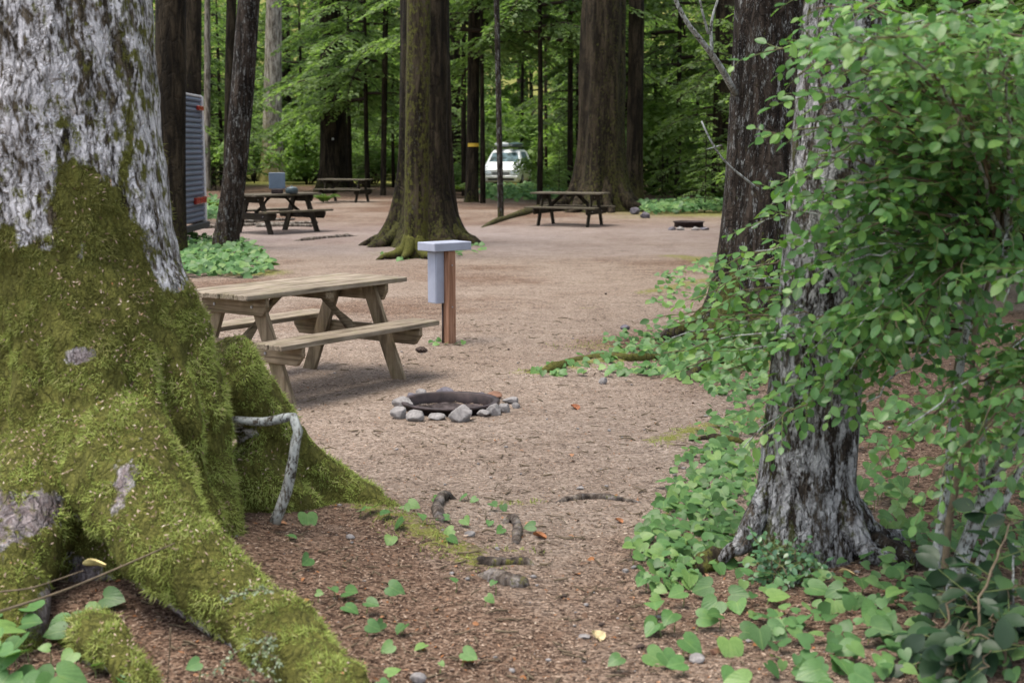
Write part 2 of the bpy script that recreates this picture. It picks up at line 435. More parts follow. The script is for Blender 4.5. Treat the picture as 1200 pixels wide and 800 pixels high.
def wood_mat(name, c0, c1, c2, moss=0.0, grain=(2.2, 45, 45)):
    b = NB(name); o = b.obj(); r = b.orand()
    off = b.n('ShaderNodeCombineXYZ', {0: b.math('MULTIPLY', r, 13.0), 1: b.math('MULTIPLY', r, 7.0), 2: b.math('MULTIPLY', r, 5.0)}).outputs[0]
    v = b.n('ShaderNodeVectorMath', {0: o, 1: off}, operation='ADD').outputs[0]
    g = b.noise(b.mp(v, grain), 1.0, 5, 0.6, 0.4)
    st = b.noise(v, 4.5, 4, 0.6)
    c = b.ramp(g, [(0.3, c0), (0.5, c1), (0.72, c2)])
    c = b.mix(0.5, c, b.ramp(st, [(0.35, (0.5, 0.47, 0.42)), (0.6, (1.0, 1.0, 1.0))]), 'MULTIPLY')
    c = b.mix(0.6, c, b.ramp(r, [(0.0, (0.66, 0.64, 0.6)), (1.0, (1.1, 1.08, 1.05))]), 'MULTIPLY')
    if moss:
        c = b.mix(b.ramp(b.noise(v, 6, 6, 0.7), [(0.5, 0.0), (0.7, moss)]), c, (0.12, 0.125, 0.04))
    return b.pbr(c, 0.85, b.bump(g, 0.4, 0.006), 0, 0.2)
for sfx, gr in (('', (2.2, 45, 45)), ('_y', (45, 2.2, 45)), ('_z', (45, 14, 2.2))):
    M['wood' + sfx] = wood_mat('weathered_wood' + sfx, (0.075, 0.055, 0.036), (0.19, 0.148, 0.10), (0.31, 0.255, 0.185), 0.3, gr)
    M['wood_dark' + sfx] = wood_mat('dark_table_wood' + sfx, (0.012, 0.009, 0.007), (0.03, 0.024, 0.018), (0.06, 0.05, 0.037), 0.12, gr)  # darker tones of the table wood, for the tables farther back
M['wood_top'] = wood_mat('weathered_grey_plank', (0.07, 0.058, 0.042), (0.24, 0.20, 0.155), (0.37, 0.325, 0.26), 0.35)
M['wood_dark_top'] = wood_mat('dark_table_plank', (0.04, 0.034, 0.026), (0.095, 0.083, 0.063), (0.15, 0.13, 0.10), 0.3)
M['post'] = wood_mat('cedar_post', (0.11, 0.055, 0.03), (0.22, 0.115, 0.066), (0.31, 0.18, 0.115))
M['grey_paint'] = hue_noise_simple('grey_painted_steel', (0.27, 0.29, 0.36), 0.5, 0.09, 9, spec=0.4)
M['steel_dark'] = hue_noise_simple('galvanised_bolt', (0.3, 0.3, 0.32), 0.45, 0.1, 20, 0.8)
M['rust'] = hue_noise_simple('sooty_rusty_steel', (0.03, 0.02, 0.02), 0.6, 0.6, 14, 0.3, 0.4, 0.3)
M['ash'] = hue_noise_simple('ash_and_char', (0.055, 0.045, 0.045), 0.95, 0.8, 18, spec=0.1, bump=0.8)

def stone_mat(name, c):
    b = NB(name); o = b.obj(); r = b.orand()
    nz = b.noise(o, 9, 7, 0.65)
    col = b.ramp(nz, [(0.3, tuple(x * 0.55 for x in c)), (0.55, c), (0.75, tuple(min(0.8, x * 1.2) for x in c))])
    sp = b.noise(o, 60, 3, 0.6)
    col = b.mix(0.5, col, b.ramp(sp, [(0.35, 0.6), (0.6, 1.05)]), 'MULTIPLY')
    return b.pbr(col, 0.85, b.bump(nz, 0.5, 0.02), 0, 0.25)
M['stone_pale'] = stone_mat('pale_stone', (0.24, 0.225, 0.22))
M['stone_dark'] = stone_mat('dark_stone', (0.13, 0.12, 0.14))
M['stone_red'] = stone_mat('reddish_stone', (0.22, 0.12, 0.08))

# ------------------------------------------------------------------ ground
TREE_A = np.array([-1.78, 6.15])
def bank_right(x, y):
    edge = 1.15 + 0.16 * (y - 5)          # bank starts right of this line
    return sstep(edge - 0.5, edge + 1.6, x) * sstep(2.0, 4.5, y) * (1 - sstep(13, 17, y))
def gz(x, y):
    x = np.asarray(x, float); y = np.asarray(y, float)
    p = np.stack([x, y, np.zeros_like(x + y)], -1)
    z = 0.05 * (fbm(p, 0.45, 3) - 0.5) + 0.03 * (fbm(p, 2.1, 3) - 0.5)
    near = 1 - sstep(14, 40, y)
    z = z * (0.4 + 0.6 * near)
    d = np.hypot(x - TREE_A[0], (y - TREE_A[1]))
    z = z + 0.16 * np.exp(-(d / 1.1) ** 2)
    z = z + 0.13 * bank_right(x, y)
    # trampled hollow under the camp table and the path
    z = z - 0.02 * np.exp(-((x + 1.75) / 1.0) ** 2 - ((y - 10.7) / 1.0) ** 2)
    z = z - 0.085 * (1 - sstep(0.26, 0.33, np.hypot(x - PIT[0], y - PIT[1])))
    # low mossy ridge from the right bank
    for (x0, y0, x1, y1, hh, ww) in RIDGES:
        dx, dy = x1 - x0, y1 - y0
        t = np.clip(((x - x0) * dx + (y - y0) * dy) / (dx * dx + dy * dy), 0, 1)
        dd = np.hypot(x - x0 - t * dx, y - y0 - t * dy)
        z = z + hh * np.sin(np.pi * (0.12 + 0.8 * t)) * np.exp(-(dd / ww) ** 2)
    # far hillside, added to block the low sky and darken the woods
    z = z + 34 * sstep(120, 260, y) + 22 * sstep(60, 200, np.abs(x))
    return z
PIT = G(528, 477)
def _r(px0, py0, px1, py1, h, w_):
    a, b_ = G(px0, py0), G(px1, py1); return (a[0], a[1], b_[0], b_[1], h, w_)
RIDGES = [_r(622, 438, 860, 408, 0.07, 0.22), _r(400, 600, 560, 668, 0.06, 0.16), _r(760, 345, 850, 325, 0.05, 0.3), _r(790, 300, 850, 312, 0.05, 0.5), _r(780, 520, 900, 490, 0.06, 0.2)]
def grid_axis(segs):
    out = []
    for a, b_, st in segs: out.append(np.arange(a, b_, st))
    return np.concatenate(out + [[segs[-1][1]]])
gx = grid_axis([(-420, -120, 30), (-120, -40, 8), (-40, -14, 2), (-14, -4.5, 0.4), (-4.5, 5.0, 0.04), (5.0, 14, 0.4), (14, 40, 2), (40, 120, 8), (120, 420, 30)])
gy = grid_axis([(-60, -10, 10), (-10, 2, 1), (2, 4, 0.2), (4, 14, 0.045), (14, 30, 0.15), (30, 70, 0.6), (70, 130, 3), (130, 420, 12)])
X, Y = np.meshgrid(gx, gy)
Z = gz(X, Y)
gv = np.stack([X, Y, Z], -1).reshape(-1, 3)
ny, nx = X.shape
ii, jj = np.meshgrid(np.arange(ny - 1), np.arange(nx - 1), indexing='ij')
gf = np.stack([ii * nx + jj, ii * nx + jj + 1, (ii + 1) * nx + jj + 1, (ii + 1) * nx + jj], -1).reshape(-1, 4)
xf, yf = gv[:, 0], gv[:, 1]
P3 = np.stack([xf, yf, 0 * xf], -1)
def duff_fn(x, y):
    p = np.stack([x, y, 0 * x], -1)
    n = fbm(p, 0.6, 4)
    d = np.hypot(x - TREE_A[0], y - TREE_A[1] + 0.5)
    a = 1 - sstep(1.1, 2.5, d)
    a = np.maximum(a, bank_right(x, y) * 1.1)
    a = np.maximum(a, 0.62 * (1 - sstep(5.2, 7.4, y)) )
    a = np.maximum(a, 0.30 * sstep(11, 17, y) + 0.2 * sstep(26, 34, y))
    a = np.maximum(a, sstep(46, 56, y))
    a = np.maximum(a, 0.6 * np.exp(-((x - 1.7) / 1.0) ** 2 - ((y - 13) / 4) ** 2))
    return np.clip(a + (n - 0.5) * 1.4, 0, 1)
def moss_fn(x, y):
    m = np.zeros_like(x)
    for (x0, y0, x1, y1, hh, ww) in RIDGES:
        dx, dy = x1 - x0, y1 - y0
        t = np.clip(((x - x0) * dx + (y - y0) * dy) / (dx * dx + dy * dy), 0, 1)
        dd = np.hypot(x - x0 - t * dx, y - y0 - t * dy)
        m = np.maximum(m, 0.62 * np.exp(-(dd / (ww * 1.05)) ** 2))
    for px, py, rx, ry, a in [(300, 320, 0.8, 0.9, 0.7), (495, 296, 1.5, 1.0, 0.6), (600, 590, 0.28, 0.14, 0.5), (560, 650, 0.35, 0.1, 0.5), (870, 420, 0.5, 1.0, 0.75), (700, 405, 0.6, 0.5, 0.5), (840, 640, 0.3, 0.4, 0.5), (790, 600, 0.25, 0.3, 0.45), (860, 250, 6, 4, 0.7), (640, 222, 5, 6, 0.8), (740, 255, 2, 1.5, 0.5), (690, 360, 0.3, 0.25, 0.45), (680, 330, 0.4, 0.3, 0.4)]:
        c = G(px, py)
        m = np.maximum(m, a * np.exp(-((x - c[0]) / rx) ** 2 - ((y - c[1]) / ry) ** 2))
    m = np.maximum(m, 0.75 * sstep(60, 75, y))
    m = np.maximum(m, 0.75 * sstep(12, 22, np.abs(x) - 0.1 * y))
    return m
ground = link('ground', new_mesh('ground', gv, gf, M['ground'], True, {'duff': ('POINT', duff_fn(xf, yf)), 'moss': ('POINT', moss_fn(xf, yf)), 'grey': ('POINT', np.clip(0.55 * sstep(22, 26, yf + 0.1 * xf) * (1 - sstep(31, 36, yf)) * (0.4 + fbm(P3, 0.4, 3)), 0, 0.8))}))
tag(ground, 'bare brown forest floor of the campsite covered in needles', kind='structure')

def on(px, py):
    """ground point under a photo pixel, bumps included"""
    p = G(px, py)
    for _ in range(6): p = G(px, py, float(gz(p[0], p[1])))
    return p

# ------------------------------------------------------------------ trees
def make_trunk(path, rad, k=24, flare=None, lobes=5, seed=0, bumpy=0.035, mossf=None, n=60):
    """path: list of points from below ground upwards, rad likewise. flare=(amount m, height m)"""
    path = np.asarray(path, float)
    rr = np.asarray(rad, float)
    tt = np.linspace(0, 1, n) ** 1.7 * (len(path) - 1)
    idx = np.arange(len(path))
    P = np.stack([np.interp(tt, idx, path[:, i]) for i in range(3)], -1)
    r = np.interp(tt, idx, rr)
    a = np.linspace(0, 2 * np.pi, k, endpoint=False)
    h = P[:, 2] - path[0][2]
    rg = np.random.default_rng(seed)
    Rr = r[:, None] * np.ones((1, k))
    if flare:
        ph = rg.random(lobes) * 0.7 + np.arange(lobes) * 2 * np.pi / lobes
        am = 0.4 + 0.9 * rg.random(lobes)
        lob = sum(am[i] * np.exp(-((np.angle(np.exp(1j * (a - ph[i])))) / 0.33) ** 2) for i in range(lobes))
        e = np.exp(-h / flare[1])[:, None]
        Rr = Rr + flare[0] * e * (0.35 + 1.0 * lob[None] * (0.35 + 0.65 * e))
    q = np.stack([np.cos(a)[None] * 1.3 + 0 * h[:, None], np.sin(a)[None] * 1.3 + 0 * h[:, None], h[:, None] * 0.35 + 0 * a[None]], -1) + seed * 3.1
    Rr = Rr * (1 + bumpy * 4 * (fbm(q, 1.2, 3) - 0.5))
    V = np.stack([P[:, 0:1] + Rr * np.cos(a), P[:, 1:2] + Rr * np.sin(a), P[:, 2:3] + 0 * Rr], -1).reshape(-1, 3)
    i, j = np.meshgrid(np.arange(n - 1), np.arange(k), indexing='ij')
    F = np.stack([i * k + j, i * k + (j + 1) % k, (i + 1) * k + (j + 1) % k, (i + 1) * k + j], -1).reshape(-1, 4)
    moss = np.zeros(len(V))
    moss[:] = 0.22
    if mossf is not None:
        hh = np.repeat(h, k); aa = np.tile(a, n)
        moss = mossf(hh, aa)
    return V, F, moss

def quad_leaf(w_=0.5):
    return np.array([[0, 0, 0], [w_, 0.45, 0.06], [0, 1, -0.08], [-w_, 0.45, 0.06]], float), np.array([[0, 1, 2, 3]])
QV, QF = quad_leaf(0.3)

def hemlock_crown(seed, h0, h1, rmax, nb, droop=0.35, leaf=0.11, dens=1.0, rmin=0.25):
    """flat drooping sprays round an axis from z h0 to h1"""
    rg = np.random.default_rng(seed)
    O, D, N, S_ = [], [], [], []
    bparts = []
    for i in range(nb):
        t = (i + rg.random()) / nb
        z = h0 + (h1 - h0) * t
        L = (rmax * (1 - t) ** 0.7 + rmin) * (0.6 + 0.55 * rg.random())
        az = i * 2.4 + rg.random()
        d = np.array([math.cos(az), math.sin(az), 0])
        sde = np.array([-d[1], d[0], 0])
        up0 = 0.25 * rg.random()
        def pt(s): return np.array([0, 0, z]) + d * L * s + np.array([0, 0, 1]) * L * (up0 * s - (droop + 0.1) * s * s)
        ts = np.linspace(0, 1, 4)
        bparts.append(tube([pt(s) for s in ts], np.linspace(0.014 * L + 0.006, 0.003, 4), 4, False))
        nt_ = int(max(5, L / 0.13 * dens))
        for j in range(nt_):
            s = 0.15 + 0.85 * (j + rg.random() * 0.7) / nt_
            p = pt(s)
            for sg in (-1, 1):
                l = L * 0.34 * (1.15 - s) * (0.6 + 0.7 * rg.random()) + 0.08
                td = unit(sde * sg + d * (0.75 + 0.3 * rg.random()) + np.array([0, 0, -0.25 - 0.25 * rg.random()]))
                m = int(max(2, l / (leaf * 0.62)))
                for q in range(m):
                    f = (q + 0.5) / m
                    pos = p + td * l * f + np.array([0, 0, -0.18 * l * f * f])
                    ld = unit(td + sde * sg * rg.normal() * 0.45 + d * rg.normal() * 0.35 + np.array([0, 0, rg.normal() * 0.15]))
                    O.append(pos); D.append(ld); N.append(np.array([0, 0, 1]) + rg.normal(size=3) * 0.35)
                    S_.append(leaf * (0.7 + 0.6 * rg.random()))
    O, D, N, S_ = map(np.array, (O, D, N, S_))
    V, F = scatter_mesh(QV, QF, basis(D, N), O, S_)
    rnd = np.clip(rg.normal(0.45, 0.22, len(O)), 0, 1)
    return V, F, rnd, join(bparts)

CROWNS = []
for s_, (h0, h1, rm, nb, lf) in enumerate([(1.6, 11, 3.0, 46, 0.18), (2.4, 12, 3.6, 46, 0.19), (0.9, 8, 2.5, 42, 0.16), (3.2, 13, 4.2, 46, 0.20)]):
    V, F, rnd, br = hemlock_crown(20 + s_, h0, h1, rm, nb, 0.32, lf)
    CROWNS.append((new_mesh('hemlock_crown', V, F, M['hemlock'], False, {'rnd': ('FACE', rnd)}),
                   new_mesh('hemlock_branches', br[0], br[1], M['twig_dark'], True), h1))
SAPV, SAPF, SAPR, SAPB = hemlock_crown(77, 0.5, 4.2, 1.0, 34, 0.25, 0.09)
SAP = (new_mesh('sapling_crown', SAPV, SAPF, M['hemlock'], False, {'rnd': ('FACE', SAPR)}), new_mesh('sapling_branches', *SAPB, M['twig_dark'], True), 4.4)
V, F, rnd, br = hemlock_crown(91, 0, 12, 3.6, 40, 0.3, 0.34, 0.55, 0.6)
HIGH = new_mesh('high_shade_crown', V, F, M['high_shade_crown'], False, {'rnd': ('FACE', rnd)})  # crown above the view, there only for the shade it casts
HIGHB = new_mesh('high_branches', *br, M['twig_dark'], True)

def std_moss(base, height, side=None, amt=1.0):
    def f(h, a):
        m = base + amt * np.exp(-h / height)
        if side is not None: m = m + 0.35 * np.cos(a - side)
        return m
    return f

TREE_N = [0]
def tree(bp, tp, r0, r1, mat, label, flare=None, lobes=5, moss=None, height=17, name='conifer_tree', crown=True, k=24, bumpy=0.035, bend=0.0, n=60, group=None, flute=0.0, roots=(), root_moss=1.0, shade_crown_at=None):
    """bp: ground point, tp: a point the axis passes higher up"""
    TREE_N[0] += 1
    bp = np.array(bp, float); tp = np.array(tp, float)
    bp[2] = float(gz(bp[0], bp[1]))
    e = tag(empty(name, bp), label, 'tree', group)
    d = (tp - bp) / max(0.1, tp[2] - bp[2])
    zs = np.array([-0.35, 0.0, 0.6, 1.5, 3, 6, 10, height])
    path = np.stack([d[0] * zs + bend * np.sin(zs * 0.8), d[1] * zs, zs], -1)
    top = np.interp(zs, [-.35, 0, tp[2] - bp[2], height], [r0, r0, r1, r1 * 0.5])
    V, F, ms = make_trunk(path, top, k, flare, lobes, TREE_N[0], bumpy, moss, n)
    if flute:
        c_ = np.stack([np.interp(V[:, 2], path[:, 2], path[:, 0]), np.interp(V[:, 2], path[:, 2], path[:, 1]), V[:, 2]], -1)
        dv = V - c_; an = np.arctan2(dv[:, 1], dv[:, 0])
        V = c_ + dv * (1 + flute * (np.sin(an * 6 + 0.35 * V[:, 2]) + 0.6 * np.sin(an * 11 + 1.3 - 0.5 * V[:, 2])))[:, None] * [1, 1, 0] + 0
    t = link('trunk', new_mesh('trunk', V, F, mat, True, {'moss': ('POINT', ms)}), e)
    for (az, ln, r_) in roots:
        c, s_ = math.cos(R(az)), math.sin(R(az))
        pts = smooth_path([(c * r0 * .5, s_ * r0 * .5, r0 * 1.7), (c * r0 * 1.05, s_ * r0 * 1.05, r0 * 0.8), (c * (r0 + ln * .35), s_ * (r0 + ln * .35), r0 * .32), (c * (r0 + ln * .7) - s_ * .1 * ln, s_ * (r0 + ln * .7) + c * .1 * ln, 0.05), (c * (r0 + ln) + s_ * .1 * ln, s_ * (r0 + ln) - c * .1 * ln, -0.09)], 18)
        V, F = tube(pts, np.interp(np.linspace(0, 1, 18), [0, .3, .6, 1], [r_ * 1.5, r_ * 1.15, r_ * .75, r_ * .25]), 12, True, 0.1)
        mm = np.full(len(V), 0.3) + 0.5 * sstep(-0.1, 0.5, (V[:, 2] / (r0 * 1.4))) if moss is not None else np.zeros(len(V))
        link('root', new_mesh('root', V, F, mat, True, {'moss': ('POINT', np.clip(mm, 0, .85) * root_moss)}), e)
    if crown and (TREE_N[0] % 7 == 0 and bp[1] > 34 or TREE_N[0] in (1, 2) or 'shade' in label):  # unseen high crowns, kept only where their shade is wanted
        for nm, me in (('crown', HIGH), ('branches', HIGHB)):
            cs_ = 1.25 if shade_crown_at is not None else 1.0
            c = link(nm if nm == 'crown' else 'branch', me, e, (path[-1][0] * 0.75, path[-1][1] * 0.75, height * 0.62) if shade_crown_at is None else shade_crown_at)
            c.rotation_euler = (0, 0, TREE_N[0] * 1.3); c.scale = (cs_, cs_, cs_)
            if nm == 'branches': c['kind'] = 'stuff'
    return e

def ptree(bx, by, tx, rpx, mat, label, rtop=None, **kw):
    """from photo pixels: base (bx,by), axis x at the picture top tx, half width rpx"""
    b_ = G(bx, by); Yd = b_[1]
    t_ = at(tx, 0, Yd)
    s_ = FPX / Yd
    return tree(b_, t_, rpx / s_ * 1.06, (rtop or rpx) / s_, mat, label, **kw)

# --- the old mossy tree in the left foreground: voxel-joined trunk and roots
def big_tree():
    root = tag(empty('old_tree', (TREE_A[0], TREE_A[1], 0)), 'huge old tree with white lichen bark and a moss covered flaring base', 'tree')
    zs = np.array([-0.4, 0.0, 0.35, 0.675, 0.99, 1.38, 1.76, 2.5, 5, 9])
    cx = np.array([-1.77, -1.77, -1.77, -1.77, -1.84, -2.0, -2.075, -2.10, -2.15, -2.2])
    cy = np.array([6.05, 6.05, 6.08, 6.1, 6.15, 6.2, 6.2, 6.2, 6.2, 6.2])
    rr = np.array([0.60, 0.54, 0.48, 0.47, 0.46, 0.48, 0.50, 0.49, 0.45, 0.40])
    zz = np.linspace(-0.4, 9, 110) ; zz = -0.4 + 9.4 * np.linspace(0, 1, 110) ** 1.8
    a = np.linspace(0, 2 * np.pi, 90, endpoint=False)
    C = np.stack([np.interp(zz, zs, cx), np.interp(zz, zs, cy)], -1)
    r0 = np.interp(zz, zs, rr)
    # buttress lobes: angle from +x; camera is towards -y (angle -90 deg)
    lob = np.zeros((len(zz), len(a)))
    for ang, wid, amp, ht in [(-148, 22, 0.16, 0.75), (-108, 20, 0.20, 0.8), (-72, 17, 0.13, 0.95), (-36, 17, 0.06, 0.95), (12, 22, 0.02, 0.7), (60, 22, 0.06, 0.6), (110, 25, 0.2, 0.6), (170, 22, 0.15, 0.6)]:
        dd = np.angle(np.exp(1j * (a - R(ang))))
        lob += amp * np.exp(-(dd / R(wid)) ** 2)[None] * (1 - sstep(ht * 0.55, ht * 1.75, zz))[:, None]
    for ang, wid, amp in [(-104, 6, 0.10), (-63, 5.5, 0.15), (-41, 5, 0.12), (-20, 5, 0.08), (-128, 5, 0.06)]:
        dd = np.angle(np.exp(1j * (a - R(ang) - 0.08 * np.sin(zz * 6)[:, None])))
        lob -= amp * np.exp(-(dd / R(wid)) ** 2) * (1 - sstep(0.7, 1.25, zz))[:, None]
    RR = r0[:, None] + lob
    q = np.stack([np.cos(a)[None] + 0 * zz[:, None], np.sin(a)[None] + 0 * zz[:, None], zz[:, None] + 0 * a[None]], -1)
    RR = RR * (1 + 0.12 * (fbm(q, 2.2, 3) - 0.5))
    V = np.stack([C[:, 0:1] + RR * np.cos(a), C[:, 1:2] + RR * np.sin(a), zz[:, None] + 0 * RR], -1).reshape(-1, 3)
    n, k = RR.shape
    i, j = np.meshgrid(np.arange(n - 1), np.arange(k), indexing='ij')
    F = np.stack([i * k + j, i * k + (j + 1) % k, (i + 1) * k + (j + 1) % k, (i + 1) * k + j], -1).reshape(-1, 4).tolist()
    F += [list(range(k))[::-1], list(range((n - 1) * k, n * k))]
    parts = [(V, F)]
    def rt(pts, rad, nn=26): parts.append(tube(smooth_path(pts, nn), np.interp(np.linspace(0, 1, nn), np.linspace(0, 1, len(rad)), rad), 14))
    # front root: trunk -> arcs down to the right and out at the bottom of the picture
    rt([(-1.72, 5.75, 0.62), (-1.55, 5.42, 0.50), (-1.30, 5.16, 0.30), (-1.02, 4.98, 0.14), (-0.78, 4.72, 0.06), (-0.60, 4.42, 0.02), (-0.52, 4.1, -0.03)], [0.25, 0.23, 0.19, 0.155, 0.15, 0.135, 0.12])
    # left front root
    rt([(-1.95, 5.8, 0.55), (-1.98, 5.45, 0.36), (-1.98, 5.15, 0.22), (-1.88, 4.95, 0.08), (-1.86, 4.8, -0.08)], [0.26, 0.21, 0.17, 0.14, 0.12])
    # far left root leaving the picture
    rt([(-2.1, 5.9, 0.4), (-2.32, 5.6, 0.24), (-2.65, 5.3, 0.08), (-3.0, 5.1, -0.1)], [0.26, 0.2, 0.17, 0.12])
    # low knuckle between the roots
    rt([(-1.60, 4.95, 0.02), (-1.47, 4.72, 0.10), (-1.36, 4.60, 0.08), (-1.28, 4.52, -0.06)], [0.10, 0.075, 0.07, 0.06], 14)
    # right rear buttress falling to the path
    bt = [(-1.42, 6.4, 0.82), (-1.25, 6.6, 0.55), (-1.08, 6.75, 0.34), (-0.92, 6.82, 0.16), (-0.72, 6.75, 0.03), (-0.45, 6.5, -0.05)]
    rt(bt, [0.22, 0.165, 0.13, 0.11, 0.10, 0.08])
    rt([(-1.4, 6.55, 0.35), (-1.2, 6.62, 0.12), (-1.0, 6.75, 0.0), (-0.8, 6.75, -0.1)], [0.2, 0.2, 0.16, 0.1])
    V, F = join(parts)
    me = new_mesh('old_tree_raw', V, F)
    ob = link('old_tree_raw', me)
    md = ob.modifiers.new('r', 'REMESH'); md.mode = 'VOXEL'; md.voxel_size = 0.022
    sm = ob.modifiers.new('s', 'SMOOTH'); sm.iterations = 4; sm.factor = 0.5
    dg = bpy.context.evaluated_depsgraph_get()
    em = bpy.data.meshes.new_from_object(ob.evaluated_get(dg))
    bpy.data.objects.remove(ob); bpy.data.meshes.remove(me)
    nv = len(em.vertices)
    co = np.empty(nv * 3, np.float32); em.vertices.foreach_get('co', co); co = co.reshape(-1, 3).astype(float)
    no = np.empty(nv * 3, np.float32); em.vertices.foreach_get('normal', no); no = no.reshape(-1, 3).astype(float)
    # bark and moss relief
    z = co[:, 2]
    qs = co * np.array([1, 1, 0.35])
    hgt = fbm(co, 5.5, 3) - 0.5
    bark = fbm(qs, 16, 3) - 0.5
    # moss mask (photo: white bark above a ragged line, bare wood in spots)
    px = (co[:, 0] / co[:, 1]) * FPX + 600
    edge = 1.62 + 0.15 * np.exp(-((co[:, 0] + 1.80) / 0.20) ** 2) - 0.42 * sstep(-1.66, -1.52, co[:, 0]) * sstep(1.1, 1.3, z) - 0.12 * (1 - sstep(-2.35, -2.2, co[:, 0]))
    moss = sstep(-0.34, 0.30, edge - z + 0.65 * (fbm(co, 3.0, 3) - 0.5) + 0.9 * (fbm(co * [1, 1, .5], 13, 3) - 0.5))
    moss = moss * (1 - 0.0 * z)
    def bare(x, y, zc, rx, rz):
        return np.exp(-((co[:, 0] - x) / rx) ** 2 - ((z - zc) / rz) ** 2 - ((co[:, 1] - y) / 0.35) ** 2)
    bs = 0.95 * bare(-1.52, 5.45, 0.56, 0.055, 0.11) + 0.9 * bare(-2.03, 5.3, 0.40, 0.14, 0.09) + 0.6 * bare(-1.87, 5.4, 0.44, 0.05, 0.07) + 0.9 * bare(-1.38, 5.1, 0.05, 0.16, 0.09) + 0.9 * bare(-1.75, 5.2, 0.12, 0.09, 0.08) + 0.7 * bare(-1.79, 5.5, 1.0, 0.07, 0.04)
    bs = bs * (0.75 + 0.9 * fbm(co, 9, 3))
    moss = np.clip(moss - bs * 1.3, 0, 1)
    moss *= sstep(-0.75, -0.35, no[:, 2])
    co = co + no * (0.10 * (fbm(co, 3.2, 3) - 0.5) * sstep(1.7, 0.9, z) + 0.06 * hgt * (0.4 + 0.6 * moss) + 0.028 * bark * (1 - moss) + 0.012 * moss * (fbm(co, 22, 2) - 0.5))[:, None]
    base = np.array([TREE_A[0], TREE_A[1], 0])
    em.vertices.foreach_set('co', (co - base).astype(np.float32).ravel())
    film = 0.33 + 0.42 * (fbm(co * [1, 1, .3], 4, 3) - 0.5)          # thin olive film on the bark above the moss
    em.attributes.new('moss', 'FLOAT', 'POINT').data.foreach_set('value', np.maximum(moss, film).astype(np.float32))
    em.attributes.new('bare', 'FLOAT', 'POINT').data.foreach_set('value', np.clip(bs * 2, 0, 1).astype(np.float32))
    em.materials.clear(); em.materials.append(M['bark_big'])
    em.polygons.foreach_set('use_smooth', np.ones(len(em.polygons), bool))
    em.update()
    link('trunk', em, root)
    # moss tufts on the surface
    em.calc_loop_triangles()
    nt_ = len(em.loop_triangles)
    tv = np.empty(nt_ * 3, np.int32); em.loop_triangles.foreach_get('vertices', tv); tv = tv.reshape(-1, 3)
    A, B, Cc = co[tv[:, 0]], co[tv[:, 1]], co[tv[:, 2]]
    cr = np.cross(B - A, Cc - A); ar = np.linalg.norm(cr, axis=1) / 2
    fn = unit(cr); cen = (A + B + Cc) / 3
    mv = moss[tv].mean(1)
    tocam = unit(np.array([0, 0, CAMH]) - cen)
    wgt = ar * sstep(0.3, 0.8, mv + 0.9 * (fbm(cen * [1, 1, .5], 15, 3) - 0.5)) * (1 + 0.8 * sstep(0.8, 1.2, cen[:, 2])) * ((fn * tocam).sum(1) > -0.35) * (cen[:, 2] > -0.05) * (cen[:, 2] < 2.6)
    wgt /= wgt.sum()
    NM = 190000
    pick = rng.choice(nt_, NM, p=wgt)
    u, v = rng.random(NM), rng.random(NM); sw = u + v > 1; u[sw] = 1 - u[sw]; v[sw] = 1 - v[sw]
    pos = A[pick] + (B - A)[pick] * u[:, None] + (Cc - A)[pick] * v[:, None]
    nn = fn[pick]
    down = np.array([0, 0, -1.0])
    clump = fbm(pos, 14, 2)[:, None]
    d = unit(nn * 0.55 + down * (0.55 * (1 - np.abs(nn[:, 2:3]))) + rng.normal(size=(NM, 3)) * 0.55)
    L = (0.008 + 0.021 * rng.random(NM) ** 1.5) * (0.25 + 1.4 * sstep(0.3, 0.7, clump[:, 0])) * (1 - 0.1 * sstep(0.9, 1.3, pos[:, 2]))
    TV = np.array([[-0.13, 0, 0], [0.13, 0, 0], [0.0, 1, 0]]); TF = np.array([[0, 1, 2]])
    nv2 = unit(nn + rng.normal(size=(NM, 3)) * 0.5)
    V, F = scatter_mesh(TV, TF, basis(d, nv2), pos - base - nn * 0.003, np.stack([np.full(NM, 0.022), L, L], -1))
    rnd = np.clip(0.5 + 0.9 * (clump[:, 0] - 0.5) + rng.normal(0, 0.16, NM), 0, 1)
    dryv = np.clip(0.8 * sstep(0.8, 1.3, pos[:, 2]) + 1.5 * (fbm(pos, 2.4, 4) - 0.53), 0, 0.9)
    o = link('moss', new_mesh('moss', V, F, M['moss_tufts'], False, {'rnd': ('FACE', rnd), 'dry': ('FACE', dryv)}), root)
    tag(o, kind='stuff')
    # fallen needles and bud scales caught on the moss
    NL = 2300
    wl = wgt * (0.15 + (np.clip(fn[:, 2], 0, 1)) ** 1.2) * (fbm(cen, 3.5, 3) > 0.42); wl /= wl.sum()
    pick = rng.choice(nt_, NL, p=wl)
    pos = A[pick] + (B - A)[pick] * 0.33 + (Cc - A)[pick] * 0.33 + fn[pick] * 0.012
    d = unit(np.cross(fn[pick], rng.normal(size=(NL, 3))) + 0.2 * fn[pick])
    V, F = scatter_mesh(QV, QF, basis(d, fn[pick] + rng.normal(size=(NL, 3)) * 0.4), pos - base, np.stack([np.full(NL, 0.010), 0.010 + 0.014 * rng.random(NL), np.full(NL, 0.01)], -1))
    o = link('needle_litter', new_mesh('needle_litter', V, F, M['litter'], False, {'rnd': ('FACE', np.clip(rng.normal(0.6, 0.22, NL), 0, 1))}), root)
    tag(o, kind='stuff')
    return root
big_tree()

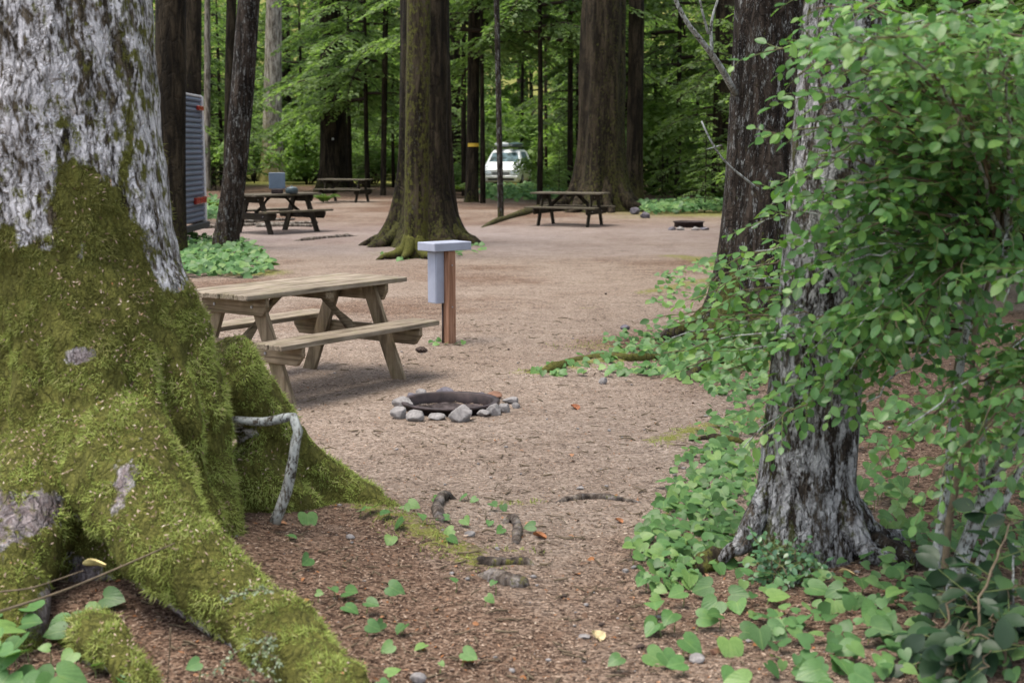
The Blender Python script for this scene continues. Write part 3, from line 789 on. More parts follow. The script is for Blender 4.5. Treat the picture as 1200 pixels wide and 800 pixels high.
# lichen-covered bent stick leaning on the old tree
p = [at(276, 492, 6.25), at(310, 494, 6.2), at(343, 488, 6.15), at(349, 505, 6.12), at(343, 540, 6.1), at(336, 575, 6.1), at(322, 612, 6.1)]
pp = np.concatenate([smooth_path(p[:3], 9), smooth_path(p[3:], 10)])
V, F = tube(pp, np.linspace(0.019, 0.026, len(pp)), 9, True, 0.1)
b0 = pp[-1]
o = link('bent_stick', new_mesh('bent_stick', V - b0, F, M['stem_lichen'], True), None, b0)
tag(o, 'pale lichen covered stick bent at a right angle beside the mossy trunk', 'stick')

# --- right trees
tree(G(940, 655), at(985, 60, 6.2), 0.225, 0.175, M['bark_pale'], 'near right tree with pale flaking bark wrapped in leafy shrub', flare=(0.10, 0.24), lobes=6, roots=[(-165, .22, .05), (-40, .3, .05), (5, .4, .06)], root_moss=.4,
     moss=lambda h, a: 0.30 + 0.30 * np.exp(-h / 0.3) - 0.35 * sstep(0.4, 0.7, h) + 0.45 * np.cos(a - R(180)), name='broadleaf_tree', height=11, k=64, n=130, bumpy=0.05, crown=True, shade_crown_at=(2.6, 0.8, 6.4))  # unseen crown set right of the trunk, added to shade the bank
tree(G(893, 398), at(905, 0, 13.4), 0.40, 0.335, M['bark_mid'], 'tall straight dark tree with white flecks and mossy foot right of the path', flare=(0.55, 0.75), lobes=6, flute=.03, roots=[(178, .7, .12), (215, .6, .12), (260, .5, .12)],
     moss=lambda h, a: 0.12 + 0.75 * np.exp(-h / 0.8), k=48, n=110, height=18)

# --- left and centre trees from photo pixels
ptree(199, 300, 200, 17, M['bark_dark'], 'dark trunk just left of the blue grey trailer', flare=(0.2, 0.5), moss=std_moss(0.05, 0.8))
ptree(224, 262, 225, 11, M['bark_dark'], 'dark trunk behind the trailer corner', flare=(0.2, 0.5))
ptree(264, 292, 292, 13, M['bark_mid'], 'slender leaning tree with speckled bark in front of the left camp table', rtop=13, flare=(0.12, 0.55), lobes=4,
      moss=lambda h, a: 0.05 + 0.9 * np.exp(-h / 0.55) * (0.6 + 0.5 * np.cos(a - R(200))), k=32, n=90, height=14, bend=0.05, name='leaning_tree')
ptree(243, 224, 243, 3.6, M['bark_light'], 'thin pale grey trunk right of the trailer', flare=(0.05, 0.4), moss=std_moss(0.0, 0.6), k=12)
ptree(268, 226, 271, 6, M['bark_dark'], 'dark straight trunk behind the leaning tree', flare=(0.1, 0.5), k=16)
ptree(318, 213, 321, 10.5, M['bark_light'], 'sunlit pale trunk with yellow moss behind the left camp table', rtop=9, flare=(0.55, 1.7), lobes=5,
      moss=lambda h, a: 0.15 + 0.55 * np.exp(-h / 3.0) + 0.15 * np.cos(a - R(200)), k=32, n=80)
ptree(338, 209, 332, 6, M['bark_dark'], 'dark twin trunk joined to the right side of the sunlit pale trunk', flare=(0.5, 1.2), lobes=4, k=20)
ptree(374, 207, 367, 5.5, M['bark_mid'], 'grey brown trunk with flared roots just left of the thick dark trunk', flare=(0.5, 1.0), lobes=4, k=20)
ptree(392, 224, 388, 14.5, M['bark_dark'], 'thick dark trunk behind the middle far picnic table', rtop=14, flare=(0.5, 1.0), moss=std_moss(0.05, 0.7), k=32, n=80)
ptree(449, 229, 452, 3.2, M['bark_dark'], 'thin dark pole tree left of the mossy central tree', flare=(0.05, 0.4), k=10)
ptree(433, 226, 424, 1.4, M['twig_dark'], 'very thin leaning dark sapling stem right of the middle far table', k=8, crown=False, height=6)
ptree(499, 286, 498, 27, M['bark_dark'], 'massive mossy tree with spreading roots in the middle of the camp', flare=(1.0, 0.7), lobes=8, flute=.05, root_moss=.85, roots=[(-168, .9, .15), (-140, .95, .15), (-105, .6, .14), (-60, .7, .14), (-30, .85, .15), (-5, .7, .15), (165, .7, .14)],
      moss=lambda h, a: 0.20 + 0.45 * np.exp(-h / 0.8) + 0.12 * np.cos(a - R(230)), k=72, n=120, bumpy=0.05)
ptree(487, 302, 491, 13, M['bark_mossy'], 'slimmer mossy trunk growing against the front of the massive central tree', rtop=14, flare=(0.14, 0.35), lobes=5, roots=[(-150, .6, .085), (-115, .4, .08), (-60, .45, .09), (-20, .5, .08)],
      moss=lambda h, a: 0.34 + 0.20 * np.exp(-h / 0.8) + 0.22 * np.abs(np.cos(a)), k=40, n=100, height=15)
ptree(531, 217, 528, 9, M['bark_dark'], 'dark trunk just right of the massive central tree', flare=(0.3, 0.8), k=20)
ptree(553, 237, 556, 7, M['bark_dark'], 'dark trunk marked with a yellow band left of the van', flare=(0.16, 0.6), moss=std_moss(0.1, 0.5), k=24)
ptree(587, 257, 582, 3.2, M['bark_mid'], 'very slim tree standing in front of the white van', flare=(0.05, 0.35), moss=std_moss(0.1, 0.5), k=14, height=12)
ptree(702, 247, 708, 24, M['bark_dark'], 'broad mossy tree with a wide flared base behind the right picnic table', flare=(0.7, 1.2), lobes=6, flute=.045, roots=[(-170, 1.6, .25), (-130, 1.0, .22), (-80, .8, .2), (-35, 1.1, .24), (0, 1.2, .22)], root_moss=.45,
      moss=lambda h, a: 0.32 + 0.30 * np.exp(-h / 1.6) + 0.10 * np.cos(a), k=64, n=110, bumpy=0.05)
ptree(743, 242, 746, 9, M['bark_dark'], 'dark trunk with mossy foot right of the broad mossy tree', flare=(0.28, 0.7), moss=std_moss(0.15, 0.9), k=28)
ptree(731, 228, 732, 5, M['bark_dark'], 'thin dark trunk squeezed behind the broad mossy tree', flare=(0.1, 0.5), k=12)
ptree(613, 205, 612, 6.5, M['bark_dark'], 'dark trunk standing directly behind the van', flare=(0.2, 0.8), k=16)
ptree(623, 203, 622, 2.2, M['bark_dark'], 'thin pole trunk just right of the van', k=8)
ptree(640, 222, 639, 1.8, M['bark_dark'], 'very thin dark pole halfway between van and broad mossy tree', k=8, crown=False, height=9)
ptree(655, 206, 657, 6, M['bark_dark'], 'dark trunk in bushes left of the broad mossy tree', flare=(0.3, 0.8), k=16)
ptree(848, 236, 850, 11, M['bark_dark'], 'dark trunk hidden half behind the tall flecked tree', flare=(0.2, 0.6), k=20)
ptree(500, 205, 468, 4, M['bark_light'], 'pale slim trunk leaning behind the massive central tree', k=12)
ptree(436, 208, 437, 5, M['bark_mid'], 'mossy brown trunk far behind the middle picnic table', flare=(0.2, 0.7), moss=std_moss(0.3, 3), k=14)
ptree(790, 205, 792, 8, M['bark_dark'], 'dim trunk among the bushes at the right rear', k=14, flare=(.2, .6))
ptree(1010, 300, 1012, 20, M['bark_dark'], 'dark trunk in the shade behind the leafy shrub', k=20, flare=(.3, .6))
ptree(1130, 320, 1135, 22, M['bark_dark'], 'shaded trunk far right behind the leafy shrub', k=20, flare=(.3, .6))

ptree(1065, 285, 1066, 16, M['bark_dark'], 'shaded trunk between the leafy shrub and the hemlocks', k=18, flare=(.3, .6))  # added with the next trees so their unseen crowns darken the right rear
ptree(1195, 300, 1198, 18, M['bark_dark'], 'shaded trunk at the right picture edge behind the shrub', k=18, flare=(.3, .6))
ptree(950, 268, 950, 11, M['bark_dark'], 'slim added shade tree just right of the tall flecked tree', k=16, flare=(.2, .5))

# --- understory hemlocks with low branches
ANCH = [(120, 'the huge mossy tree'), (224, 'the blue grey trailer'), (264, 'the slender leaning tree'), (320, 'the sunlit pale trunk'), (391, 'the thick dark trunk'), (450, 'the thin pole tree'), (497, 'the massive central tree'),
        (554, 'the yellow banded trunk'), (592, 'the white van'), (640, 'the very thin dark pole'), (705, 'the broad mossy tree'), (745, 'the mossy footed trunk'), (800, 'the far dark fire ring'), (895, 'the tall flecked tree'), (1000, 'the near right tree'), (1080, 'the arching shrub'), (1170, 'the right end of the shrub')]
USED = set()
def where_label(what, px, Yd):
    a = min(ANCH, key=lambda q: abs(q[0] - px)); dx = px - a[0]
    side = 'right behind' if abs(dx) < 9 else ('behind and left of' if dx < 0 else 'behind and right of')
    dep = {'hemlock': ['young hemlock with flat sprays', 'tall bushy hemlock', 'dark hemlock deep in the woods'], 'bush': ['bright leafy bush', 'bright green bush', 'high pale bush deep in the woods'], 'fern': ['clump of arching ferns', 'tall fern clump', 'far fern clump'], 'sapling': ['small hemlock sapling', 'thin hemlock sapling', 'far hemlock sapling']}[what]
    k = 0 if Yd < 55 else (1 if Yd < 75 else 2)
    for q in (dep[k], 'low ' + dep[k], 'second ' + dep[k], 'third ' + dep[k]):
        l = f'{q} {side} {a[1]}'
        if l not in USED: break
    USED.add(l); return l
HL = [(632, 45, 3, 1.05), (566, 47, 3, 1.0), (412, 60, 3, 1.1), (252, 70, 0, 1.1), (262, 68, 2, 1.2), (300, 84, 1, 1.2), (343, 84, 2, 1.6), (356, 82, 0, 1.3), (412, 68, 1, 1.0), (432, 56, 3, 1.15), (462, 66, 3, 1.0), (420, 84, 3, 1.1), (540, 70, 0, 1.0), (545, 54, 3, 1.25),
      (566, 90, 1, 1.2), (684, 60, 0, .9), (668, 50, 3, 1.25), (612, 78, 3, 1.3), (634, 90, 3, 1.2), (676, 58, 2, 1.15), (715, 76, 3, 1.1), (765, 56, 1, .95), (792, 52, 3, 1.2), (815, 60, 0, .95), (800, 76, 3, 1.1),
      (835, 46, 2, 1.1), (880, 58, 3, 1.0), (945, 30, 0, .85), (985, 24, 2, .9), (1030, 19, 0, .8), (1085, 22, 1, .8), (1140, 17, 2, .9), (1195, 20, 3, .8), (1010, 38, 3, 1.0), (1110, 36, 1, 1.0), (1190, 30, 0, 1.0), (1230, 15, 1, .8),
      (1060, 27, 3, .9), (955, 45, 1, 1.0), (1170, 46, 3, 1.1), (205, 64, 3, 1.1), (262, 90, 1, 1.2), (160, 50, 0, 1.0), (100, 45, 1, 1.0), (500, 92, 3, 1.2), (690, 94, 1, 1.2), (760, 92, 0, 1.2), (330, 98, 3, 1.3), (440, 96, 0, 1.2), (385, 94, 1, 1.3), (522, 72, 2, 1.1), (700, 66, 1, 0.9), (750, 66, 2, 1.2)]
for i, (px, Yd, kk, sc) in enumerate(HL):
    lift = 1.8 if 540 < px < 690 and Yd < 80 else 0.0
    me, mb, h1 = CROWNS[kk]
    x = (px - 600) / FPX * Yd
    e = tag(empty('hemlock_tree', (x, Yd, float(gz(x, Yd))), i * 1.7), None, 'tree', 'hemlocks growing between the big trunks')
    e['label'] = where_label('hemlock', px, Yd)
    e.scale = (sc, sc, sc)
    tp = tube([(0, 0, -0.3), (0.03, 0, 2), (0, 0.03, 6), (0, 0, h1 + 0.3 + lift)], [0.10, 0.085, 0.06, 0.01], 8)
    link('trunk', new_mesh('hemlock_trunk', *tp, M['bark_dark'], True), e)
    link('crown', me, e, (0, 0, lift))
    tag(link('branch', mb, e, (0, 0, lift)), kind='stuff')
for i, (px, Yd, sc) in enumerate([(432, 66, 1.0), (545, 60, .8), (655, 47, .5), (660, 60, .8), (668, 52, .8), (775, 46, .6), (825, 40, .7), (350, 80, .9), (255, 62, .8), (300, 74, 1.0), (640, 76, 1.1), (720, 60, 1)]):
    x = (px - 600) / FPX * Yd
    e = tag(empty('hemlock_sapling', (x, Yd, float(gz(x, Yd))), i * 2.1), where_label('sapling', px, Yd), 'sapling', 'hemlock saplings')
    e.scale = (sc, sc, sc)
    link('trunk', new_mesh('sapling_trunk', *tube([(0, 0, -0.2), (0.02, 0, 2), (0, 0, 4.4)], [0.035, 0.025, 0.005], 6), M['bark_dark'], True), e)
    link('crown', SAP[0], e); tag(link('branch', SAP[1], e), kind='stuff')

# --- bright broadleaf bushes, ferns, far woods
def bush_mesh(seed, n=2600, leaf=0.12, lob=9):
    rg = np.random.default_rng(seed)
    O, N = [], []
    cs = rg.normal(size=(lob, 3)) * [0.55, 0.55, 0.3] + [0, 0, 0.75]
    rs = 0.28 + 0.22 * rg.random(lob)
    w_ = rs ** 2; w_ /= w_.sum()
    c = rg.choice(lob, n, p=w_)
    d = unit(rg.normal(size=(n, 3))); d[:, 2] = np.where(d[:, 2] < -0.3, -d[:, 2], d[:, 2])
    pos = cs[c] + d * (rs[c] * (0.55 + 0.5 * rg.random(n)))[:, None]
    pos[:, 2] = np.abs(pos[:, 2])
    nrm = unit(d * 0.5 + np.array([0, 0, 0.8]) + rg.normal(size=(n, 3)) * 0.4)
    dd = unit(np.cross(nrm, rg.normal(size=(n, 3))))
    V, F = scatter_mesh(quad_leaf(0.36)[0], QF, basis(dd, nrm), pos, leaf * (0.6 + 0.7 * rg.random(n)))
    st = join([tube([(0, 0, -0.1), tuple(cs[i] * [0.4, 0.4, 0.6]), tuple(cs[i])], [0.02, 0.014, 0.006], 4, False) for i in range(lob)])
    return new_mesh('bush_foliage', V, F, M['broad'], False, {'rnd': ('FACE', np.clip(rg.normal(0.5, 0.25, n), 0, 1))}), new_mesh('bush_stems', *st, M['twig_dark'])
BUSH = [bush_mesh(3), bush_mesh(4), bush_mesh(5, 3000, 0.14, 12)]
BL = [(238, 62, 1.8), (282, 82, 2.6), (300, 80, 3.0), (348, 80, 2.6), (362, 72, 2.0), (428, 68, 1.5), (440, 72, 1.9), (425, 82, 3.2), (545, 76, 2.2), (560, 82, 3.0), (634, 76, 2.2), (672, 66, 1.5), (676, 56, 1.2), (675, 62, 1.8), (672, 80, 3.2),
      (768, 58, 2.0), (782, 55, 2.4), (800, 58, 1.8), (775, 66, 3.0), (795, 72, 3.2), (830, 62, 1.6), (662, 58, 0.7), (664, 50, 0.7), (520, 56, 1.2), (600, 84, 2.6), (585, 92, 3.4), (640, 92, 3.6), (720, 88, 3.2), (480, 84, 3), (380, 92, 3.2), (255, 82, 3.2), (230, 74, 2.6), (845, 80, 3), (900, 70, 3), (1000, 60, 3)]
for i, (px, Yd, sc) in enumerate(BL):
    x = (px - 600) / FPX * Yd
    e = tag(empty('leafy_bush', (x, Yd, float(gz(x, Yd))), i * 1.9), where_label('bush', px, Yd), 'bush', 'bright bushes in the undergrowth')
    e.scale = (sc, sc, sc * 0.95)
    a, b_ = BUSH[i % 3]
    link('foliage', a, e); tag(link('stem', b_, e), kind='stuff')
def fern_mesh(seed):
    rg = np.random.default_rng(seed); O, D, N, Sx = [], [], [], []
    for i in range(13):
        az = i * 2.4 + rg.random() * 0.5; L = 0.8 + 0.4 * rg.random()
        d = np.array([math.cos(az), math.sin(az), 0]); sd = np.array([-d[1], d[0], 0])
        for s in np.linspace(0.12, 1, 22):
            p = d * L * s * 0.75 + np.array([0, 0, 1.0]) * L * (1.0 * s - 0.75 * s * s)
            for sg in (-1, 1):
                O.append(p); D.append(sd * sg + d * 0.35 + np.array([0, 0, -0.15])); N.append(np.array([0, 0, 1]) - d * 0.3); Sx.append(0.17 * math.sin(math.pi * (0.15 + 0.8 * s)) + 0.02)
    V, F = scatter_mesh(quad_leaf(0.16)[0], QF, basis(np.array(D), np.array(N)), np.array(O), np.array(Sx))
    return new_mesh('fern_fronds', V, F, M['fern'], False, {'rnd': ('FACE', np.clip(rg.normal(0.5, 0.2, len(O)), 0, 1))})
FERN = fern_mesh(8)
for i, (px, py, sc) in enumerate([(522, 232, 1.5), (536, 228, 1.2), (352, 216, 1.6), (340, 215, 1.2), (362, 215, 1.5), (380, 238, 0.8), (800, 232, 1.7), (822, 236, 1.5), (840, 240, 1.4), (855, 234, 1.6), (785, 226, 1.4), (812, 222, 1.7), (770, 232, 1.2), (245, 250, 1.0)]):
    p = G(px, py)
    e = tag(empty('sword_fern', (p[0], p[1], float(gz(p[0], p[1]))), i * 1.1), where_label('fern', px, p[1]), 'fern', 'ferns round the clearing')
    e.scale = (sc, sc, sc)
    link('frond', FERN, e)
def far_woods():
    rg = np.random.default_rng(31); n = 42000
    x = rg.uniform(-60, 60, n); y = rg.uniform(100, 116, n); z = rg.random(n) ** 1.1 * 26
    pos = np.stack([x, y, z], -1)
    keep = fbm(pos, 0.25, 3) > 0.42
    pos = pos[keep]; m = len(pos)
    nr = unit(np.array([0, 0, 1.0]) + rg.normal(size=(m, 3)) * 0.5)
    d = unit(np.cross(nr, rg.normal(size=(m, 3))))
    V, F = scatter_mesh(quad_leaf(0.34)[0], QF, basis(d, nr), pos, 0.5 + 0.7 * rg.random(m))
    o = link('far_woods', new_mesh('far_woods', V, F, M['hemlock'], False, {'rnd': ('FACE', np.clip(rg.normal(0.4, 0.2, m), 0, 1))}))
    tag(o, 'dense wall of dark forest far behind the camp', 'woods', kind='stuff')
far_woods()

# ------------------------------------------------------------------ picnic tables
def picnic_table(label, wd_, top, loc, rz, sc=1.0):
    wood, wood_y, wood_z = M[wd_], M[wd_ + '_y'], M[wd_ + '_z']
    t = tag(empty('picnic_table', loc, rz), label, 'picnic table', 'wooden picnic tables')
    L = 0.915
    def add(nm, vf, m): return link(nm, new_mesh(nm, vf[0], vf[1], m), t)
    n = 5; wd = 0.138; gap = 0.011
    for i in range(n):
        y0 = -0.5 * (n * wd + (n - 1) * gap) + i * (wd + gap)
        e0, e1 = random.uniform(-0.008, 0.008), random.uniform(-0.008, 0.008)
        dz = random.uniform(-0.003, 0.003)
        add('tabletop_plank', box(-L + e0, L + e1, y0, y0 + wd, 0.76 + dz, 0.80 + dz, 0.005), top)
    for s in (-1, 1):
        for i in range(2):
            y0 = s * 0.57 - 0.137 + i * 0.141
            e0 = random.uniform(-0.008, 0.008); dz = random.uniform(-0.003, 0.003)
            add('bench_plank', box(-L + e0, L + e0, y0, y0 + 0.132, 0.425 + dz, 0.465 + dz, 0.005), top)
    for sx in (-1, 1):
        xo = sx * 0.64
        # top cleat and bench bearer on the outer faces of the legs, ends cut at a slant
        add('top_cleat', prism([(-0.345, 0.758), (0.345, 0.758), (0.345, 0.70), (0.30, 0.625), (-0.30, 0.625), (-0.345, 0.70)], xo + sx * 0.0215, xo + sx * 0.062, 'x', 0.004), wood_y)
        add('bench_bearer', prism([(-0.70, 0.423), (0.70, 0.423), (0.70, 0.36), (0.64, 0.283), (-0.64, 0.283), (-0.70, 0.36)], xo + sx * 0.0215, xo + sx * 0.062, 'x', 0.004), wood_y)
        for sy in (-1, 1):
            hw = 0.068
            add('leg', prism([(sy * 0.18 - hw, 0.757), (sy * 0.18 + hw, 0.757), (sy * 0.50 + hw, -0.02), (sy * 0.50 - hw, -0.02)], xo - 0.0205, xo + 0.0205, 'x', 0.004), wood_z)
            bolts = []
            for (yy, zz) in ((sy * 0.20, 0.69), (sy * 0.33, 0.355)):
                V, F = tube([(xo + sx * 0.06, yy, zz), (xo + sx * 0.069, yy, zz)], [0.012, 0.011], 8)
                bolts.append((V, F))
            add('bolt', join(bolts), M['steel_dark'])
        # diagonal brace from the bearer up to the table middle
        x0, x1 = sx * 0.615, sx * 0.12
        add('brace', prism([(x0, 0.33), (x0, 0.44), (x1, 0.757), (x1 + sx * 0.13, 0.757)] if sx > 0 else [(x0, 0.44), (x0, 0.33), (x1 + sx * 0.13, 0.757), (x1, 0.757)], -0.02, 0.02, 'y', 0.004), wood)
    add('centre_cleat', box(-0.045, 0.045, -0.34, 0.34, 0.70, 0.757, 0.004), wood_y)
    t.scale = (sc, sc, sc)
    return t
picnic_table('weathered grey brown picnic table in the near campsite beside the fire ring', 'wood', M['wood_top'], (-1.70, 10.80, 0.0), R(55))
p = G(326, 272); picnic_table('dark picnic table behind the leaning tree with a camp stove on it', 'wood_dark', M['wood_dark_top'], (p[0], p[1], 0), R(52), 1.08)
TABLE_L = p
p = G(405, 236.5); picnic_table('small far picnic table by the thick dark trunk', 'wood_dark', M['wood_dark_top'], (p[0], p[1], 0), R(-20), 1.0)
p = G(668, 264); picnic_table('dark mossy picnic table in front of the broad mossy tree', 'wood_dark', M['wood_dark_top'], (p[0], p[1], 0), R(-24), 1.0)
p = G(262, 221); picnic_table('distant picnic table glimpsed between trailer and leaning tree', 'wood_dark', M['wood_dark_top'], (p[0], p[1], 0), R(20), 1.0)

# things on the left camp table
ztop = 0.80 * 1.08
e = tag(empty('camp_stove', tuple(at(325, 226, TABLE_L[1])[:2]) + (ztop + 0.002,), R(8)), 'blue grey open camp stove standing upright on the left table', 'camp stove')
link('windscreen', new_mesh('windscreen', *box(-0.18, 0.18, -0.012, 0.012, 0.10, 0.46, 0.008), hue_noise_simple('blue_grey_enamel', (0.10, 0.14, 0.19), 0.4, 0.1, 6)), e)
link('burner_case', new_mesh('burner_case', *box(-0.13, 0.13, -0.20, 0.012, 0.0, 0.098, 0.008), M['rust']), e)
e = tag(empty('cooking_pot', tuple(at(342, 226, TABLE_L[1] - 0.1)[:2]) + (ztop + 0.002,)), 'low dark covered pot on the left table beside the camp stove', 'pot')
V, F = tube([(0, 0, 0), (0, 0, 0.02), (0, 0, 0.10), (0, 0, 0.115)], [0.12, 0.14, 0.14, 0.13], 20)
link('bowl', new_mesh('bowl', V, F, hue_noise_simple('pot_enamel', (0.04, 0.06, 0.07), 0.35, 0.2, 8), True), e)
V, F = join([tube([(0, 0, 0.117), (0, 0, 0.135), (0, 0, 0.15)], [0.135, 0.10, 0.02], 20), tube([(0, 0, 0.15), (0, 0, 0.175)], [0.02, 0.024], 8)])
link('lid', new_mesh('lid', V, F, hue_noise_simple('pot_lid', (0.10, 0.13, 0.14), 0.35, 0.2, 8), True), e)

# pale poles lying behind the left table
for i, (x0, y0, x1, y1) in enumerate([(232, 268, 372, 262), (282, 262, 345, 258), (300, 266, 366, 266)]):
    a, b_ = on(x0, y0), on(x1, y1)
    pts = smooth_path([a + [0, 0, .04], (a + b_) / 2 + [0, .05, .05], b_ + [0, 0, .03]], 8)
    o = link('pale_pole', new_mesh('pale_pole', *(lambda vf: (vf[0] - a, vf[1]))(tube(pts, np.linspace(0.045, 0.03, 8), 8, True, .1)), M['bark_light'], True), None, a)
    tag(o, ['long pale pole on the ground from trailer to left table', 'short pale stick lying behind the left table legs', 'pale pole lying nearest beneath the left table'][i], 'pole', 'pale poles on the ground')

# ------------------------------------------------------------------ utility post
def utility_post():
    b_ = G(526, 404)
    e = tag(empty('utility_post', (b_[0], b_[1], float(gz(b_[0], b_[1]))), R(40)), 'brown wooden post with a grey metal box and flat grey cap', 'utility post')
    H = 0.885
    link('post', new_mesh('post', *box(0, 0.09, 0, 0.09, -0.2, H, 0.006), M['post']), e).data.transform(Matrix.Identity(4))
    link('cap', new_mesh('cap', *box(-0.176, 0.265, -0.022, 0.255, H + 0.002, H + 0.082, 0.006), M['grey_paint']), e)
    bx = link('utility_box', new_mesh('utility_box', *box(-0.097, -0.003, 0.06, 0.186, H - 0.50, H - 0.003, 0.005), M['grey_paint']), e)
    link('door', new_mesh('door', *box(-0.103, -0.0975, 0.068, 0.192, H - 0.495, H - 0.012, 0.002), M['grey_paint']), bx)
    link('conduit', new_mesh('conduit', *tube([(-0.012, 0.08, -0.1), (-0.012, 0.08, H - 0.50)], [0.008, 0.008], 8), M['rust'], True), e)
    link('bolt', new_mesh('bolt', *join([tube([(0.045, 0.002, z), (0.045, -0.006, z)], [0.008, 0.007], 8) for z in (0.35, 0.75)]), M['steel_dark']), e)
utility_post()
# the post's grain runs along its length: rotate coordinates by using a vertical grain material
def post_mat():
    b = NB('cedar_post_vertical'); o = b.obj()
    g = b.noise(b.mp(o, (55, 55, 2.5)), 1.0, 5, 0.6, 0.4)
    c = b.ramp(g, [(0.3, (0.13, 0.062, 0.036)), (0.5, (0.235, 0.122, 0.075)), (0.7, (0.32, 0.185, 0.125))])
    kn = b.ramp(b.vor(b.mp(o, (9, 9, 5)), 1.0), [(0.05, 0.3), (0.16, 1.0)])
    c = b.mix(0.7, c, kn, 'MULTIPLY')
    return b.pbr(c, 0.8, b.bump(g, 0.3, 0.005), 0, 0.2)
bpy.data.meshes['post'].materials[0] = post_mat()

# ------------------------------------------------------------------ fire rings and stones
def rock_mesh(seed, sx, sy, sz, mat, sub=4):
    import bmesh
    bm = bmesh.new(); bmesh.ops.create_icosphere(bm, subdivisions=sub, radius=1)
    co = np.array([v.co[:] for v in bm.verts])
    F = np.array([[v.index for v in f.verts] for f in bm.faces]); bm.free()
    n = unit(co)
    rg = np.random.default_rng(seed)
    r = 1 + 0.55 * (fbm(n + seed * 2.7, 1.3, 3) - 0.5)
    for _ in range(11):                                   # flat broken faces
        d = unit(rg.normal(size=3)); h = 0.60 + 0.26 * rg.random()
        dot = (n * d).sum(1); r = np.where(dot > 0.05, np.minimum(r, h / np.maximum(dot, 0.05)), r)
    r = r + 0.10 * (fbm(n * 4 + seed, 1.5, 4) - 0.5)
    V = n * r[:, None] * [sx, sy, sz]
    return new_mesh('stone', V, F, mat, sub < 3)
def rock(px, py, wpx, hpx, mk, label, name='stone', group=None, seed=0, cat='stone', sink=0.35, ref=None):
    p = on(px, py + hpx * 0.35) if ref is None else np.array(ref)
    s_ = FPX / p[1]
    g_ = 1.08 if name == 'ring_stone' else 0.95
    sx = wpx / s_ / 2 * g_; sz = hpx / s_ / 2 * g_
    o = link(name, rock_mesh(seed, sx, sx * 0.8, sz, mk), None, (p[0], p[1], p[2] + sz * (1 - sink)))
    o.rotation_euler = (0, 0, seed * 1.7)
    o.rotation_euler = (0, 0, (seed % 3 - 1) * 0.25)
    return tag(o, label, cat, group)
fr = PIT.copy(); fr[2] = float(gz(fr[0] + .4, fr[1]))
def fire_ring(c, rad, h, label, name='fire_ring', k=56, zash=-0.045):
    e = tag(empty(name, c), label, 'fire ring')
    a = np.linspace(0, 2 * np.pi, k, endpoint=False)
    prof = [(rad - 0.012, -0.12), (rad - 0.012, h - 0.012), (rad + 0.022, h - 0.010), (rad + 0.026, h), (rad + 0.02, h + 0.008), (rad - 0.004, h + 0.008), (rad - 0.024, h + 0.002), (rad - 0.022, -0.12)]
    V = np.array([[[math.cos(t) * r_, math.sin(t) * r_, z_] for r_, z_ in prof] for t in a]).reshape(-1, 3)
    m = len(prof)
    F = [[i * m + j, ((i + 1) % k) * m + j, ((i + 1) % k) * m + (j + 1) % m, i * m + (j + 1) % m] for i in range(k) for j in range(m)]
    link('ring_wall', new_mesh('ring_wall', V, F, M['rust'], True), e)
    # ash bed, a dished disc
    rr = np.linspace(0, rad - 0.014, 8); vs = []; 
    for r_ in rr:
        for t in a[::2]:
            vs.append((math.cos(t) * r_, math.sin(t) * r_, zash + 0.02 * (r_ / rad) ** 2 + 0.03 * (vnoise(np.array([math.cos(t) * r_ * 9, math.sin(t) * r_ * 9, 1.0])) - 0.5)))
    k2 = len(a[::2])
    fs = [[i * k2 + j, i * k2 + (j + 1) % k2, (i + 1) * k2 + (j + 1) % k2, (i + 1) * k2 + j] for i in range(7) for j in range(k2)]
    tag(link('ash', new_mesh('ash', vs, fs, M['ash'], True), e), kind='stuff')
    return e
fire_ring((fr[0], fr[1], fr[2]), 0.335, 0.048, 'round rusty steel fire ring ringed with stones in the near campsite')
SD = [(472, 472, 26, 17, 'stone_pale', 'pale rounded stone at the left end of the fire ring'), (468, 484, 24, 16, 'stone_pale', 'whitish stone front left of the fire ring'),
      (486, 487, 22, 16, 'stone_pale', 'grey brown angular stone second from left in front of the ring'), (511, 488, 24, 9, 'stone_pale', 'flat pale stone in front of the ring, left of the largest stone'),
      (540, 485, 34, 22, 'stone_pale', 'largest pale boulder in front of the fire ring'), (566, 484, 17, 10, 'stone_pale', 'small pale stone just right of the largest boulder'),
      (579, 481, 18, 15, 'stone_pale', 'grey stone at the right front of the ring'), (591, 478, 16, 13, 'stone_pale', 'mid grey stone at the right end of the ring'),
      (604, 475, 10, 9, 'stone_pale', 'outermost small pale stone right of the ring'), (600, 469, 20, 10, 'stone_pale', 'flat tan stone behind the right end of the ring'),
      (523, 459, 22, 12, 'stone_dark', 'dark grey stone standing behind the ring'), (494, 461, 15, 11, 'stone_pale', 'small white stone behind the left rim'),
      (483, 465, 18, 10, 'stone_dark', 'bluish grey stone at the left rear of the ring'), (561, 463, 14, 8, 'stone_dark', 'small dark stone behind the right rim'),
      (579, 463, 18, 11, 'stone_red', 'reddish stone behind the ring'), (504, 462, 14, 5, 'stone_dark', 'low charred stone touching the rear rim')]
for i, (px, py, w_, h_, mk, lb) in enumerate(SD):
    rock(px, py, w_, h_, M[mk], lb, 'ring_stone', 'stones round the near fire ring', 40 + i)
fr2 = on(807, 266)
e = fire_ring((fr2[0], fr2[1], fr2[2]), 0.36, 0.13, 'far dark fire ring on the right side of the clearing', k=32, zash=0.03)
